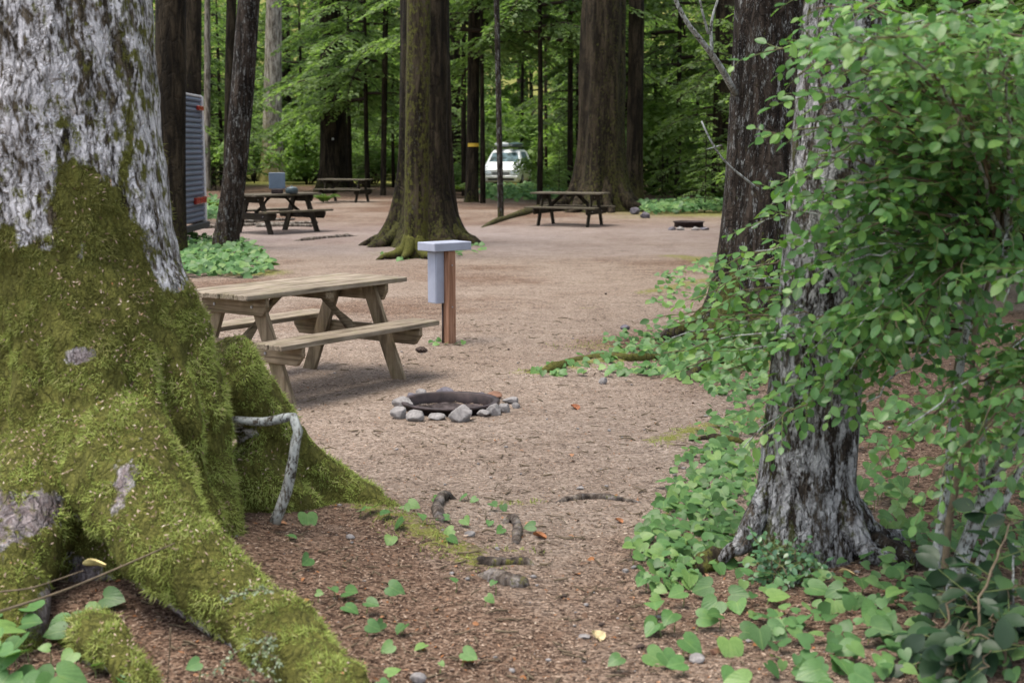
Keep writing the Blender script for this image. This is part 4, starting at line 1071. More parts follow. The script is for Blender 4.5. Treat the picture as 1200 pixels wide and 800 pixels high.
for i, (px, py, w_, h_, mk, lb) in enumerate([(788, 268, 10, 5, 'stone_dark', 'dark stone left of the far fire ring'), (797, 268, 11, 5, 'stone_pale', 'pale stone in front of the far fire ring'), (815, 268, 11, 5, 'stone_pale', 'flat grey stone front right of the far ring'), (826, 268, 12, 4, 'stone_dark', 'dark flat stone at the right end of the far ring')]):
    rock(px, py, w_, h_, M[mk], lb, 'ring_stone', 'stones round the far fire ring', 70 + i)
for i, (px, py, w_, h_, mk, lb) in enumerate([(707, 446, 12, 11, 'stone_pale', 'white stone at the tip of the mossy root ridge'), (733, 383, 13, 8, 'stone_dark', 'brown rounded stone on the path left of the tall tree'), (490, 794, 22, 17, 'stone_pale', 'grey stone at the bottom edge beside the mossy root'),
        (411, 628, 13, 8, 'stone_pale', 'pale stone on the soil right of the mossy buttress'), (685, 745, 18, 6, 'stone_pale', 'flat pale chip in the path near the bottom'), (733, 668, 9, 7, 'stone_pale', 'small pale stone on the right edge of the path'), (817, 770, 22, 16, 'stone_pale', 'pinkish stone among leaves at the lower right'),
        (838, 762, 14, 13, 'stone_red', 'rusty brown stone among leaves at the lower right'), (551, 625, 16, 9, 'stone_pale', 'grey broken stone left of the knobby roots'), (680, 571, 12, 5, 'stone_pale', 'pale stone chip on the open path'),
        (756, 252, 16, 10, 'stone_dark', 'dark stump like rock at the foot of the broad mossy tree'), (743, 247, 14, 12, 'stone_dark', 'brown rock leaning on the broad mossy tree')]):
    rock(px, py, w_, h_, M[mk], lb, 'stone', 'loose stones on the ground', 90 + i)

# ------------------------------------------------------------------ exposed roots, sticks, cones
def root_piece(pts, rad, label, mat='root_grey', name='exposed_root', lift=0.0, cat='root', moss=0.2, group='roots breaking the path'):
    P = np.array([on(x, y) for x, y in pts]); P[:, 2] += lift
    P = smooth_path(P, 16)
    P[:, 2] += 0.6 * np.interp(np.linspace(0, 1, 16), [0, .2, .8, 1], [-1.6, .15, .15, -1.6]) * max(rad)
    r_ = np.interp(np.linspace(0, 1, 16), np.linspace(0, 1, len(rad)), rad)
    V, F = tube(P, r_ * 0.85, 10, True)
    V = V + (fbm(V, 9, 3)[:, None] - 0.5) * max(rad) * 1.1 * unit(V - np.repeat(P, 10, 0)) + (fbm(V, 30, 2)[:, None] - .5) * max(rad) * .35 * unit(V - np.repeat(P, 10, 0))
    b_ = P[8].copy()
    o = link(name, new_mesh(name, V - b_, F, M[mat], True, {'moss': ('POINT', np.full(len(V), moss))}), None, b_)
    return tag(o, label, cat, group)
root_piece([(518, 612), (512, 598), (520, 586), (533, 584)], [0.03, 0.035, 0.035, 0.02], 'knobby grey root loop rising by the leaf patch', 'root_grey', lift=0.02)
root_piece([(604, 637), (606, 622), (602, 612), (590, 613)], [0.025, 0.032, 0.03, 0.02], 'bent grey root stub in the middle of the path', 'root_grey', lift=0.02)
root_piece([(545, 655), (575, 660), (605, 659), (632, 662)], [0.02, 0.035, 0.03, 0.01], 'dark mossy root across the path, upper of two', lift=0.0, moss=0.4)
root_piece([(562, 672), (585, 680), (605, 685), (622, 688)], [0.03, 0.042, 0.04, 0.015], 'thick dark root stub across the path, lower of two', lift=0.0, moss=0.25)
root_piece([(640, 592), (670, 585), (705, 583), (735, 587), (765, 590)], [0.012, 0.022, 0.028, 0.02, 0.01], 'long thin dark root lying across the open path')
root_piece([(620, 437), (655, 430), (690, 421), (740, 420), (800, 416)], [0.03, 0.06, 0.06, 0.06, 0.04], 'mossy root ridge reaching in from the right bank', 'bark_mossy', moss=0.7)
root_piece([(795, 518), (840, 514), (880, 520)], [0.02, 0.035, 0.03], 'mossy root end left of the near right tree', 'bark_mossy', moss=0.5)
root_piece([(800, 448), (830, 428), (870, 420)], [0.05, 0.07, 0.05], 'low dark root at the foot of the tall flecked tree', 'bark_mossy', moss=0.4)
root_piece([(560, 268), (590, 258), (625, 248), (650, 238)], [0.05, 0.10, 0.12, 0.08], 'mossy root running left from the broad mossy tree', 'bark_mossy', moss=0.5, lift=0.03)
root_piece([(335, 283), (365, 281), (395, 278), (425, 276)], [0.03, 0.06, 0.06, 0.04], 'dark root by the left table pointing to the central tree')
root_piece([(1010, 648), (1050, 655), (1090, 672)], [0.10, 0.10, 0.05], 'thick dark root running right from the near right tree', 'bark_mid', moss=0.3)
root_piece([(850, 654), (825, 668), (800, 672)], [0.08, 0.06, 0.03], 'mossy root running left from the near right tree', 'bark_mossy', moss=0.5)
for i, (x0, y0, x1, y1, Y0, rad, lb, mt) in enumerate([(0, 716, 205, 636, 4.75, 0.006, 'thin grey twig lying across the mossy root', 'twig'), (0, 693, 98, 668, 4.75, 0.004, 'short thin twig crossing the mossy root at far left', 'twig'), (200, 735, 196, 800, 4.45, 0.003, 'fine upright stem in front of the mossy knuckle', 'twig')]):
    a, b_ = at(x0, y0, Y0), at(x1, y1, Y0 + (0.2 if i == 0 else 0.05))
    pts = smooth_path([a, a * .6 + b_ * .4 + [0, 0, -.015], b_], 9)
    o = link('fallen_twig', new_mesh('fallen_twig', *(lambda vf: (vf[0] - a, vf[1]))(tube(pts, np.linspace(rad, rad * .5, 9), 6)), M[mt], True), None, a)
    tag(o, lb, 'twig', 'twigs at the foot of the old tree')
LOG = [((798, 220), (862, 216), 0.22, 'fallen log among ferns at the right rear'), ((700, 243), (660, 246), 0.06, 'dark branch on the ground by the right table')]
for (a, b_, rad, lb) in LOG:
    A_, B_ = on(*a), on(*b_)
    A_[2] += rad * 0.7 + (0.5 if rad > 0.1 else 0); B_[2] += rad * 0.7 + (0.6 if rad > 0.1 else 0)
    o = link('fallen_log', new_mesh('fallen_log', *(lambda vf: (vf[0] - A_, vf[1]))(tube(smooth_path([A_, (A_ + B_) / 2, B_], 10), np.linspace(rad, rad * .8, 10), 12, True, .08)), M['bark_dark'], True), None, A_)
    tag(o, lb, 'log')
def cone_thing(px, py, sz, label, mat):
    p = on(px, py)
    k = 10; rows = 9; V = []; F = []
    for i in range(rows):
        t = i / (rows - 1); r_ = sz * 0.5 * math.sin(math.pi * (0.12 + 0.8 * t)); 
        for j in range(k):
            a = j * 2 * math.pi / k + (i % 2) * math.pi / k
            rj = r_ * (1.0 if (i + j) % 2 else 0.75)
            V.append((t * sz * 1.6 - sz * .8, rj * math.cos(a), rj * math.sin(a)))
    for i in range(rows - 1):
        for j in range(k): F.append([i * k + j, i * k + (j + 1) % k, (i + 1) * k + (j + 1) % k, (i + 1) * k + j])
    F += [list(range(k)), list(range((rows - 1) * k, rows * k))]
    o = link('spruce_cone', new_mesh('spruce_cone', V, F, mat), None, p + [0, 0, sz * 0.35]); o.rotation_euler = (0, 0.1, px * 0.7)
    tag(o, label, 'cone', 'cones on the path')
CM = hue_noise_simple('cone_scales', (0.05, 0.033, 0.026), 0.85, 0.4, 60)
for px, py, sz, lb in [(494, 413, .07, 'dark cone lying between bench and post'), (725, 706, .035, 'dark cone right of centre low on the path'), (750, 760, .04, 'dark cone near the leaves at lower right'), (596, 410, .03, 'tiny dark cone on the path right of the post'), (660, 700, .03, 'small cone low in the middle of the path'), (705, 733, .03, 'small cone beside a pale chip low on the path'), (710, 345, .04, 'dark cone far up the path')]:
    cone_thing(px, py, sz * (1.0 if sz > .06 else 0.62), lb, CM)

# curled dead leaves
def dead_leaf(px, py, size, col, label, rz):
    p = on(px, py)
    nu, nv = 6, 7; V = []
    for i in range(nv):
        t = i / (nv - 1)
        wv = 0.42 * math.sin(math.pi * min(1, (0.06 + 0.94 * t))) ** 0.8
        for j in range(nu):
            s = j / (nu - 1) * 2 - 1
            V.append((s * wv * size, (t - .5) * size, size * (0.38 * s * s * wv * 2 + 0.25 * (t - .5) ** 2 + 0.06 * math.sin(5 * t + 3 * s))))
    F = [[i * nu + j, i * nu + j + 1, (i + 1) * nu + j + 1, (i + 1) * nu + j] for i in range(nv - 1) for j in range(nu - 1)]
    b = NB('dead_leaf'); nz = b.noise(b.obj(), 30, 4); c = b.ramp(nz, [(0.3, tuple(x * .5 for x in col)), (0.7, col)])
    o = link('dead_leaf', new_mesh('dead_leaf', V, F, b.pbr(c, 0.7), True), None, p + [0, 0, 0.006]); o.rotation_euler = (0.25, 0.15, rz)
    tag(o, label, 'dead leaf', 'dead leaves on the ground')
for a in [(673, 479, .09, (0.26, 0.09, 0.035), 'curled rust brown leaf on the path right of the fire ring', .6), (632, 630, .07, (0.33, 0.13, 0.05), 'orange brown leaf beside the bent root stub', 1.2), (700, 748, .07, (0.55, 0.45, 0.25), 'pale yellow leaf low on the path', .4), (548, 778, .05, (0.4, 0.16, 0.06), 'small orange leaf at the bottom of the path', 2.2),
          (888, 660, .08, (0.55, 0.33, 0.16), 'tan curled leaf at the foot of the near right tree', .2), (992, 674, .07, (0.55, 0.42, 0.2), 'yellow tan leaf right of the near right tree foot', 1.4), (725, 612, .05, (0.33, 0.13, 0.05), 'small orange leaf on the right of the path', .8), (110, 663, .085, (0.6, 0.5, 0.22), 'pale yellow leaf lying on the mossy roots', 1.9), (766, 664, .045, (0.5, 0.36, 0.2), 'pale tan leaf by the right edge of the path', .3)]:
    if a[1] == 663:
        p_ = at(110, 663, 5.0)
        dead_leaf(a[0], a[1], *a[2:]); bpy.context.scene.objects[-1].location if False else None
        COL.objects[-1].location = p_
    else: dead_leaf(*a)

# ------------------------------------------------------------------ litter on the floor
def litter():
    n = 230000
    y = 4.3 * (18 / 4.3) ** rng.random(n)
    x = (rng.random(n) * 2 - 1) * 0.42 * y
    z = gz(x, y)
    df = duff_fn(x, y)
    mo = moss_fn(x, y)
    keep = rng.random(n) < (0.5 + 0.5 * df) * (1 - 0.7 * sstep(0.3, 0.7, mo))
    x, y, z, df = x[keep], y[keep], z[keep], df[keep]; n = len(x)
    az = rng.random(n) * 2 * np.pi
    d = np.stack([np.cos(az), np.sin(az), rng.normal(size=n) * 0.15], -1)
    nr = unit(np.array([0, 0, 1.0]) + rng.normal(size=(n, 3)) * 0.35)
    ln = (0.008 + 0.022 * rng.random(n) ** 2) * (0.8 + 0.4 * df)
    wd = 0.006 + 0.010 * rng.random(n) ** 2
    V, F = scatter_mesh(QV, QF, basis(d, nr), np.stack([x, y, z + 0.004], -1), np.stack([wd, ln, wd], -1))
    rnd = np.clip(rng.normal(0.62, 0.2, n) - 0.27 * df, 0, 1)
    sp = rng.random(n); rnd = np.where(sp < 0.12, 0.02, np.where(sp > 0.985, 0.93, rnd))
    tag(link('needle_litter', new_mesh('needle_litter', V, F, M['litter'], False, {'rnd': ('FACE', rnd)})), 'brown needle and twig litter strewn over the forest floor', 'litter', kind='stuff')
    # short twigs and bark bits, raised
    n = 1700
    y = 4.4 * (15 / 4.4) ** rng.random(n); x = (rng.random(n) * 2 - 1) * 0.40 * y; z = gz(x, y)
    parts = []
    for i in range(n):
        a = rng.random() * 6.28; L = 0.03 + 0.09 * rng.random() ** 2; r_ = 0.002 + 0.003 * rng.random()
        p0 = np.array([x[i], y[i], z[i] + r_ + .003]); dv = np.array([math.cos(a) * L, math.sin(a) * L, rng.normal() * 0.008])
        parts.append(tube([p0, p0 + dv * .5 + rng.normal(size=3) * .004, p0 + dv], [r_, r_, r_ * .6], 4))
    V, F = join(parts)
    tag(link('twig_litter', new_mesh('twig_litter', V, F, M['twig'], True)), 'small broken twigs scattered over the forest floor', 'twigs', kind='stuff')
    n = 700
    y = 4.4 * (11 / 4.4) ** rng.random(n); x = (rng.random(n) * 2 - 1) * 0.40 * y
    k_ = rng.random(n) < 0.35 + 0.65 * duff_fn(x, y); x, y = x[k_], y[k_]; n = len(x)
    az = rng.random(n) * 6.28
    nr = unit(np.array([0, 0, 1.0]) + rng.normal(size=(n, 3)) * 0.35)
    V, F = scatter_mesh(OV * [1, 1, 2.2], OF, basis(np.stack([np.cos(az), np.sin(az), 0 * az], -1), nr), np.stack([x, y, gz(x, y) + .008], -1), 0.014 + 0.030 * rng.random(n) ** 2)
    rn = np.repeat(np.where(rng.random(n) < .5, 0.93 + 0.02 * rng.random(n), 0.1 + .35 * rng.random(n)), len(OF))
    tag(link('leaf_litter', new_mesh('leaf_litter', V, F, M['litter'], True, {'rnd': ('FACE', rn)})), 'small dry brown leaves scattered over the soil', 'leaves', kind='stuff')
    n = 420
    y = 4.4 * (14 / 4.4) ** rng.random(n); x = (rng.random(n) * 2 - 1) * 0.40 * y; z = gz(x, y)
    me = rock_mesh(5, 1, 1, 1, None, 1)
    co = np.array([v.co[:] for v in me.vertices]); fc = np.array([list(p_.vertices) for p_ in me.polygons])
    az = rng.random(n) * 6.28
    B_ = basis(np.stack([np.cos(az), np.sin(az), 0 * az], -1), np.tile([0, 0, 1.0], (n, 1)))
    s_ = 0.004 + 0.014 * rng.random(n) ** 3
    V, F = scatter_mesh(co, fc, B_, np.stack([x, y, z + s_ * .3], -1), np.stack([s_, s_ * 1.4, s_ * .6], -1))
    tag(link('pebbles', new_mesh('pebbles', V, F, M['stone_pale'], False)), 'tiny pale pebbles scattered over the path', 'pebbles', kind='stuff')
    # fine ground moss tufts
    n = 60000
    y = 4.4 * (16 / 4.4) ** rng.random(n); x = (rng.random(n) * 2 - 1) * 0.42 * y
    p = np.stack([x, y, 0 * x], -1)
    mo = moss_fn(x, y) + 1.1 * (fbm(p, 6, 3) - 0.5)
    k_ = mo > 0.42; x, y = x[k_], y[k_]; n = len(x)
    d = unit(np.array([0, 0, 0.7]) + rng.normal(size=(n, 3)) * 0.5)
    V, F = scatter_mesh(np.array([[-0.13, 0, 0], [0.13, 0, 0], [0.0, 1, 0]]), np.array([[0, 1, 2]]), basis(d, rng.normal(size=(n, 3))), np.stack([x, y, gz(x, y) - .002], -1), np.stack([np.full(n, .03), .012 + .02 * rng.random(n), np.full(n, .02)], -1))
    tag(link('ground_moss', new_mesh('ground_moss', V, F, M['moss_tufts'], False, {'rnd': ('FACE', np.clip(rng.normal(.5, .2, n), 0, 1))})), 'low green moss growing on the soil ridges', 'moss', kind='stuff')

# ------------------------------------------------------------------ heart-leaf ground plants
def heart_mesh(mat, curl=0.18, fold=0.22, name='heart_leaf'):
    out = [(0.0, 0.0), (0.13, -0.13), (0.32, -0.15), (0.47, 0.0), (0.49, 0.22), (0.40, 0.48), (0.22, 0.72), (0.0, 0.92)]
    mid = [(0, 0.0), (0, 0.3), (0, 0.6), (0, 0.92)]
    V = []
    def z(x, y): return fold * abs(x) - curl * y * y - 0.12 * x * x
    right = [(x, y, z(x, y)) for x, y in out[1:7]]; left = [(-x, y, zz) for x, y, zz in right]
    ctr = [(x, y, z(0, y)) for x, y in mid]
    V = ctr + right + left                      # 0-3 centre, 4-9 right, 10-15 left
    F = []
    for s, o_ in ((1, 4), (-1, 10)):
        tri = [(0, o_, o_ + 1), (0, o_ + 1, o_ + 2), (0, o_ + 2, 1), (1, o_ + 2, o_ + 3), (1, o_ + 3, 2), (2, o_ + 3, o_ + 4), (2, o_ + 4, o_ + 5), (2, o_ + 5, 3)]
        F += [list(t) if s > 0 else list(t)[::-1] for t in tri]
    return np.array(V, float), F
HV, HF = heart_mesh(None)
HEART = [new_mesh('heart_leaf', *heart_mesh(None, c_, f_), M['heart'], True) for c_, f_ in ((0.18, 0.22), (0.35, 0.12), (0.05, 0.34))]
def leaf_patch(name, label, cat, spots, hgt=0.08, mesh=None, group=None, face=0.55, stem_mat='twig_green'):
    """spots: (ground point, size, lift). each leaf is a part, stems are joined"""
    base = np.mean([s[0] for s in spots], 0)
    e = tag(empty(name, base), label, cat, group)
    stems = []
    for p, size, lift in spots:
        p = np.array(p)
        # tips point outward/down, faces lean towards the light of the clearing
        az = random.uniform(0, 6.28)
        n = np.array([random.gauss(0, 0.35), -face + random.gauss(0, 0.35), 1.0]); n /= np.linalg.norm(n)
        d = np.array([math.cos(az), math.sin(az) - 0.9, -0.1]); d = d - n * d.dot(n); d /= np.linalg.norm(d)
        x = np.cross(d, n)
        me = random.choice(mesh or HEART)
        top = p + np.array([random.gauss(0, .012), random.gauss(0, .012), lift])
        o = link('leaf', me, e)
        mt = Matrix(((x[0] * size, d[0] * size, n[0] * size, top[0] - base[0]), (x[1] * size, d[1] * size, n[1] * size, top[1] - base[1]), (x[2] * size, d[2] * size, n[2] * size, top[2] - base[2]), (0, 0, 0, 1)))
        o.matrix_local = mt
        stems.append(tube([p - base + [0, 0, -0.02], (p + top) / 2 - base + np.array([0.006, 0.006, 0]), top - base], [0.0022, 0.002, 0.0015], 4, False))
    tag(link('stem', new_mesh('stem', *join(stems), M[stem_mat]), e), kind='stuff')
    return e
def spots_px(lst, hmin=0.03, hmax=0.09, jit=0):
    out = []; hmin *= 0.65; hmax *= 0.65
    for px, py, w_ in lst:
        lift = random.uniform(hmin, hmax)
        p = on(px, py + 2)
        s_ = FPX / p[1]
        p = on(px, py + lift * s_ * 0.9)            # stand the stem below so that the leaf shows at the pixel
        out.append((p, w_ / (FPX / p[1]) * 1.06, lift))
    return out
def poly_spots(poly, n, w0, w1):
    xs = [p[0] for p in poly]; ys = [p[1] for p in poly]; out = []
    tries = 0
    while len(out) < n and tries < 40000:
        tries += 1
        x, y = random.uniform(min(xs), max(xs)), random.uniform(min(ys), max(ys))
        ins = False; j = len(poly) - 1
        for i in range(len(poly)):
            if (poly[i][1] > y) != (poly[j][1] > y) and x < (poly[j][0] - poly[i][0]) * (y - poly[i][1]) / (poly[j][1] - poly[i][1]) + poly[i][0]: ins = not ins
            j = i
        if ins: out.append((x, y, random.uniform(w0, w1)))
    return out
# foreground left cluster (under the roots)
leaf_patch('heart_leaf_plant', 'cluster of large heart shaped leaves in the lower left corner', 'plant',
    spots_px([(22, 680, 36), (16, 738, 46), (18, 762, 40), (50, 785, 52), (8, 775, 54), (12, 790, 48), (45, 715, 30), (22, 708, 28), (32, 798, 46), (70, 795, 40), (36, 750, 34), (2, 752, 36), (28, 732, 30), (60, 800, 34), (5, 720, 30)], .08, .22))
leaf_patch('heart_leaf_plant', 'group of heart shaped leaves against the mossy root knuckle', 'plant',
    spots_px([(85, 728, 34), (102, 715, 34), (118, 700, 30), (78, 742, 28), (131, 745, 26), (112, 782, 32), (117, 730, 24), (58, 760, 14), (88, 763, 22), (150, 782, 24), (160, 800, 26), (232, 777, 18)], .04, .12))
leaf_patch('heart_leaf_plant', 'few small leaves at far left edge behind the old tree', 'plant', spots_px([(3, 505, 16), (5, 520, 18), (2, 537, 16), (4, 550, 16)], .04, .10))
leaf_patch('heart_leaf_plant', 'single heart leaves on the soil inside the mossy buttress', 'plant',
    spots_px([(318, 567, 18), (365, 602, 24), (338, 627, 14), (364, 654, 18), (372, 694, 10), (330, 596, 12)], .03, .08))
leaf_patch('heart_leaf_plant', 'leafy patch beside the knobby root loop', 'plant',
    spots_px([(440, 594, 18), (452, 600, 18), (475, 592, 14), (482, 590, 16), (472, 609, 18), (460, 628, 16), (506, 585, 14), (527, 606, 16), (530, 620, 14), (543, 609, 14), (520, 630, 14), (560, 585, 10), (575, 590, 12), (548, 580, 12), (590, 592, 10), (420, 598, 14), (495, 604, 12), (578, 610, 10), (590, 620, 12), (626, 616, 14)], .03, .07))
leaf_patch('heart_leaf_plant', 'row of round green leaves along the big mossy root', 'plant',
    spots_px([(402, 694, 20), (410, 708, 20), (392, 690, 14), (428, 706, 18), (460, 687, 22), (468, 733, 18), (446, 730, 14), (428, 733, 18), (462, 755, 18), (492, 753, 16), (540, 765, 20), (514, 774, 8), (566, 700, 12), (580, 683, 10), (533, 682, 10), (440, 798, 18), (456, 790, 18)], .03, .09))
# right side
leaf_patch('heart_leaf_plant', 'large round leaves spreading along the lower right path edge', 'plant',
    spots_px([(770, 706, 24), (766, 730, 26), (790, 718, 24), (776, 735, 20), (805, 672, 22), (800, 695, 22), (768, 768, 28), (800, 748, 30), (780, 765, 26), (722, 770, 20), (800, 775, 24), (815, 725, 26), (840, 706, 30), (830, 688, 26), (852, 695, 24), (865, 705, 24), (843, 720, 20), (816, 645, 18), (760, 700, 14), (858, 748, 34), (870, 740, 28), (862, 785, 32), (890, 735, 26), (905, 738, 28), (896, 700, 26), (846, 660, 24), (985, 690, 24), (970, 700, 26), (1010, 680, 20), (1010, 700, 22), (950, 690, 28), (928, 780, 34), (960, 785, 34), (985, 775, 34), (1000, 760, 28), (1015, 735, 30), (1030, 715, 30), (1040, 740, 28), (975, 745, 22), (1002, 790, 30), (1035, 770, 28), (1050, 690, 24), (1070, 730, 28), (1060, 760, 30), (945, 800, 36), (875, 800, 32), (1080, 790, 30), (1045, 650, 22), (1075, 655, 24), (1060, 635, 20)], .04, .13))
PB = poly_spots([(735, 640), (790, 570), (830, 500), (880, 470), (890, 560), (860, 640), (810, 690), (760, 690)], 300, 9, 18)
leaf_patch('heart_leaf_plant', 'bank of mixed leaves left of the near right tree', 'plant', spots_px(PB, .02, .10))
PB = poly_spots([(620, 430), (700, 410), (800, 395), (885, 400), (900, 440), (860, 470), (830, 455), (790, 440), (700, 436), (640, 440)], 300, 7, 13)
leaf_patch('heart_leaf_plant', 'light green ground leaves over the mossy root ridge', 'plant', spots_px(PB, .02, .07))
PB = poly_spots([(770, 320), (850, 295), (850, 320), (800, 360), (760, 355)], 110, 5, 9)
leaf_patch('heart_leaf_plant', 'pale ground leaves on the path side of the tall flecked tree', 'plant', spots_px(PB, .02, .06))
PB = poly_spots([(990, 470), (1200, 470), (1200, 660), (1050, 640), (1010, 590)], 220, 10, 20)
leaf_patch('heart_leaf_plant', 'leaves on the shaded soil right of the near right tree', 'plant', spots_px(PB, .03, .14))
PB = poly_spots([(445, 296), (565, 285), (570, 292), (520, 302), (460, 305)], 60, 5, 8)
leaf_patch('heart_leaf_plant', 'leaves growing round the roots of the central tree', 'plant', spots_px(PB, .02, .08))
leaf_patch('heart_leaf_plant', 'little tuft of leaves at the foot of the utility post', 'plant', spots_px([(508, 400, 8), (514, 402, 8), (520, 402, 7), (538, 401, 7), (545, 400, 7), (511, 397, 7)], .02, .05))
# dense carpet left: too many to count
def leaf_carpet(name, label, poly, n, size, zmax):
    sp = poly_spots(poly, n, 1, 1)
    P = np.array([on(x, y) for x, y, _ in sp]); m = len(P)
    P[:, 2] += zmax * (0.25 + 0.75 * rng.random(m))
    nr = unit(np.array([0, -0.45, 1.0]) + rng.normal(size=(m, 3)) * 0.35)
    d = unit(np.cross(nr, rng.normal(size=(m, 3))))
    TF = np.array([f for f in HF])
    V, F = scatter_mesh(HV, TF, basis(d, nr), P, size * (0.7 + 0.6 * rng.random(m)))
    rn = np.repeat(rng.random(m), len(TF))
    tag(link(name, new_mesh(name, V, F, M['heart_mass'], True, {'rnd': ('FACE', rn)})), label, 'ground cover', kind='stuff')
leaf_carpet('ground_cover', 'green leafy carpet round the foot of the leaning tree', [(205, 280), (290, 285), (325, 318), (300, 326), (215, 326), (200, 310)], 900, 0.11, 0.16)
leaf_carpet('ground_cover', 'carpet of small leaves spreading from the near right tree to the path', [(770, 560), (840, 470), (900, 430), (905, 560), (860, 650), (790, 690), (745, 680)], 260, 0.05, 0.07)
leaf_carpet('ground_cover', 'small leaves carpeting the soil below the leafy shrub', [(860, 670), (1010, 665), (1200, 560), (1200, 800), (900, 800)], 240, 0.055, 0.08)
leaf_carpet('ground_cover', 'leafy strip on the right edge of the clearing', [(690, 398), (800, 380), (900, 385), (900, 440), (780, 432)], 420, 0.06, 0.06)
leaf_carpet('ground_cover', 'dark low undergrowth along the far edge of the clearing', [(740, 246), (850, 240), (850, 250), (760, 252)], 900, 0.14, 0.3)
leaf_carpet('ground_cover', 'low green plants before the van', [(562, 224), (680, 222), (660, 238), (565, 236)], 1300, 0.16, 0.35)
leaf_carpet('ground_cover', 'low green plants by the trailer rear', [(238, 238), (262, 240), (262, 262), (240, 262)], 220, 0.14, 0.3)

# ------------------------------------------------------------------ the oval-leaved shrub on the right
def oval_mesh(fold=0.16, curl=0.15):
    out = [(0.17, 0.12), (0.30, 0.34), (0.31, 0.58), (0.2, 0.82)]
    def z(x, y): return fold * abs(x) * 1.2 - curl * y * y
    ctr = [(0, 0, 0), (0, 0.5, z(0, .5)), (0, 1.0, z(0, 1.0))]
    rt = [(x, y, z(x, y)) for x, y in out]; lf = [(-x, y, z_) for x, y, z_ in rt]
    V = np.array(ctr + rt + lf, float); F = []
    for s, o_ in ((1, 3), (-1, 7)):
        tri = [(0, o_, 1), (o_, o_ + 1, 1), (1, o_ + 1, o_ + 2), (1, o_ + 2, o_ + 3), (1, o_ + 3, 2)]
        F += [t if s > 0 else t[::-1] for t in tri]
    return V, np.array(F)
OV, OF = oval_mesh()
litter()
OVM = [new_mesh('oval_leaf', *oval_mesh(f_, c_), M['huck_one'], True) for f_, c_ in ((.16, .15), (.3, .05), (.08, .35))]
def arch(b_, e_, up, n=16):
    b_, e_ = np.array(b_), np.array(e_)
    c = b_ * 0.55 + e_ * 0.45; c[2] = max(b_[2], e_[2]) + up
    t = np.linspace(0, 1, n)[:, None]
    P = (1 - t) ** 2 * b_ + 2 * t * (1 - t) * c + t * t * e_
    return P + np.concatenate([np.zeros((1, 3)), rng.normal(size=(n - 1, 3)) * 0.012])
def shrub(name, label, branches, base, leaf=(0.032, 0.064), n_parts=300, twig_step=0.063, twig_len=(0.15, 0.42), lichen=(), s0=0.22, stuff_mat='huck', leafspace=0.036):
    e = tag(empty(name, base), label, 'shrub')
    base = np.array(base)
    LO, LD, LN, LS = [], [], [], []
    tw = []
    for (b_, t_, up, r_) in branches:
        P = arch(b_, t_, up)
        seg = np.linalg.norm(np.diff(P, axis=0), axis=1); cum = np.concatenate([[0], np.cumsum(seg)]); L = cum[-1]
        link('stem', new_mesh('stem', *(lambda vf: (vf[0] - base, vf[1]))(tube(P, np.linspace(r_, 0.0025, len(P)), 6, False)), M['twig'] if rng.random() < .6 else M['stem_lichen'], True), e)
        s = s0 * L; sg = 1
        while s < L:
            p = np.array([np.interp(s, cum, P[:, i]) for i in range(3)])
            q = np.array([np.interp(min(L, s + .02), cum, P[:, i]) for i in range(3)]); T = unit(q - p + 1e-6)
            side = unit(np.cross(T, [0, 0, 1.0]))
            sg = -sg
            tl = rng.uniform(*twig_len) * (1.1 - 0.5 * s / L)
            td = unit(side * sg * (0.6 + 0.5 * rng.random()) + T * 0.7 + np.array([0, 0, rng.normal() * 0.16 - 0.05]))
            if s + twig_step >= L: td = T
            k_ = int(tl / leafspace); lsg = 1
            tp = [p]
            cur = p.copy(); dcur = td.copy()
            for a in range(k_):
                dcur = unit(dcur + rng.normal(size=3) * 0.13 + np.array([0, 0, -0.03])); cur = cur + dcur * leafspace; tp.append(cur.copy())
                lsg = -lsg
                nrm = unit(np.array([0, -0.5, 1.0]) + rng.normal(size=3) * 0.42)
                sd = unit(np.cross(dcur, nrm))
                ld = unit(dcur * 0.55 + sd * lsg * 0.85 + np.array([0, 0, -0.18]) + rng.normal(size=3) * 0.18)
                if a == k_ - 1: ld = dcur
                LO.append(cur.copy()); LD.append(ld); LN.append(nrm); LS.append(rng.uniform(*leaf))
            if len(tp) > 1: tw.append(tube(np.array(tp) - base, np.linspace(0.0028, 0.0012, len(tp)), 3, False))
            s += twig_step * (0.7 + 0.6 * rng.random())
    for P, r_ in lichen:
        P = smooth_path(P, 14)
        link('stem', new_mesh('stem', *(lambda vf: (vf[0] - base, vf[1]))(tube(P, np.linspace(r_, r_ * .55, 14), 9, True, .1)), M['stem_lichen'], True), e)['label'] = 'pale lichen crusted stem'
    tag(link('twig', new_mesh('twig', *join(tw), M['twig_green']), e), kind='stuff')
    LO, LD, LN, LS = map(np.array, (LO, LD, LN, LS))
    d = np.linalg.norm(LO - [0, 0, CAMH], axis=1)
    show = LS / d; show[np.abs(LO[:, 0] / LO[:, 1]) > 0.375] = 0
    order = np.argsort(-show); big, rest = order[:n_parts], order[n_parts:]
    B_ = basis(LD, LN)
    for i in big:
        o = link('leaf', OVM[i % 3], e); s = LS[i]
        m4 = Matrix.Identity(4)
        for r_ in range(3):
            for c_ in range(3): m4[r_][c_] = B_[i][r_][c_] * s
            m4[r_][3] = LO[i][r_] - base[r_]
        o.matrix_local = m4
    if len(rest):
        V, F = scatter_mesh(OV, OF, B_[rest], LO[rest] - base, LS[rest])
        rn = np.repeat(rng.random(len(rest)), len(OF))
        tag(link('foliage', new_mesh('foliage', V, F, M[stuff_mat], True, {'rnd': ('FACE', rn)}), e), kind='stuff')
    return len(LO)
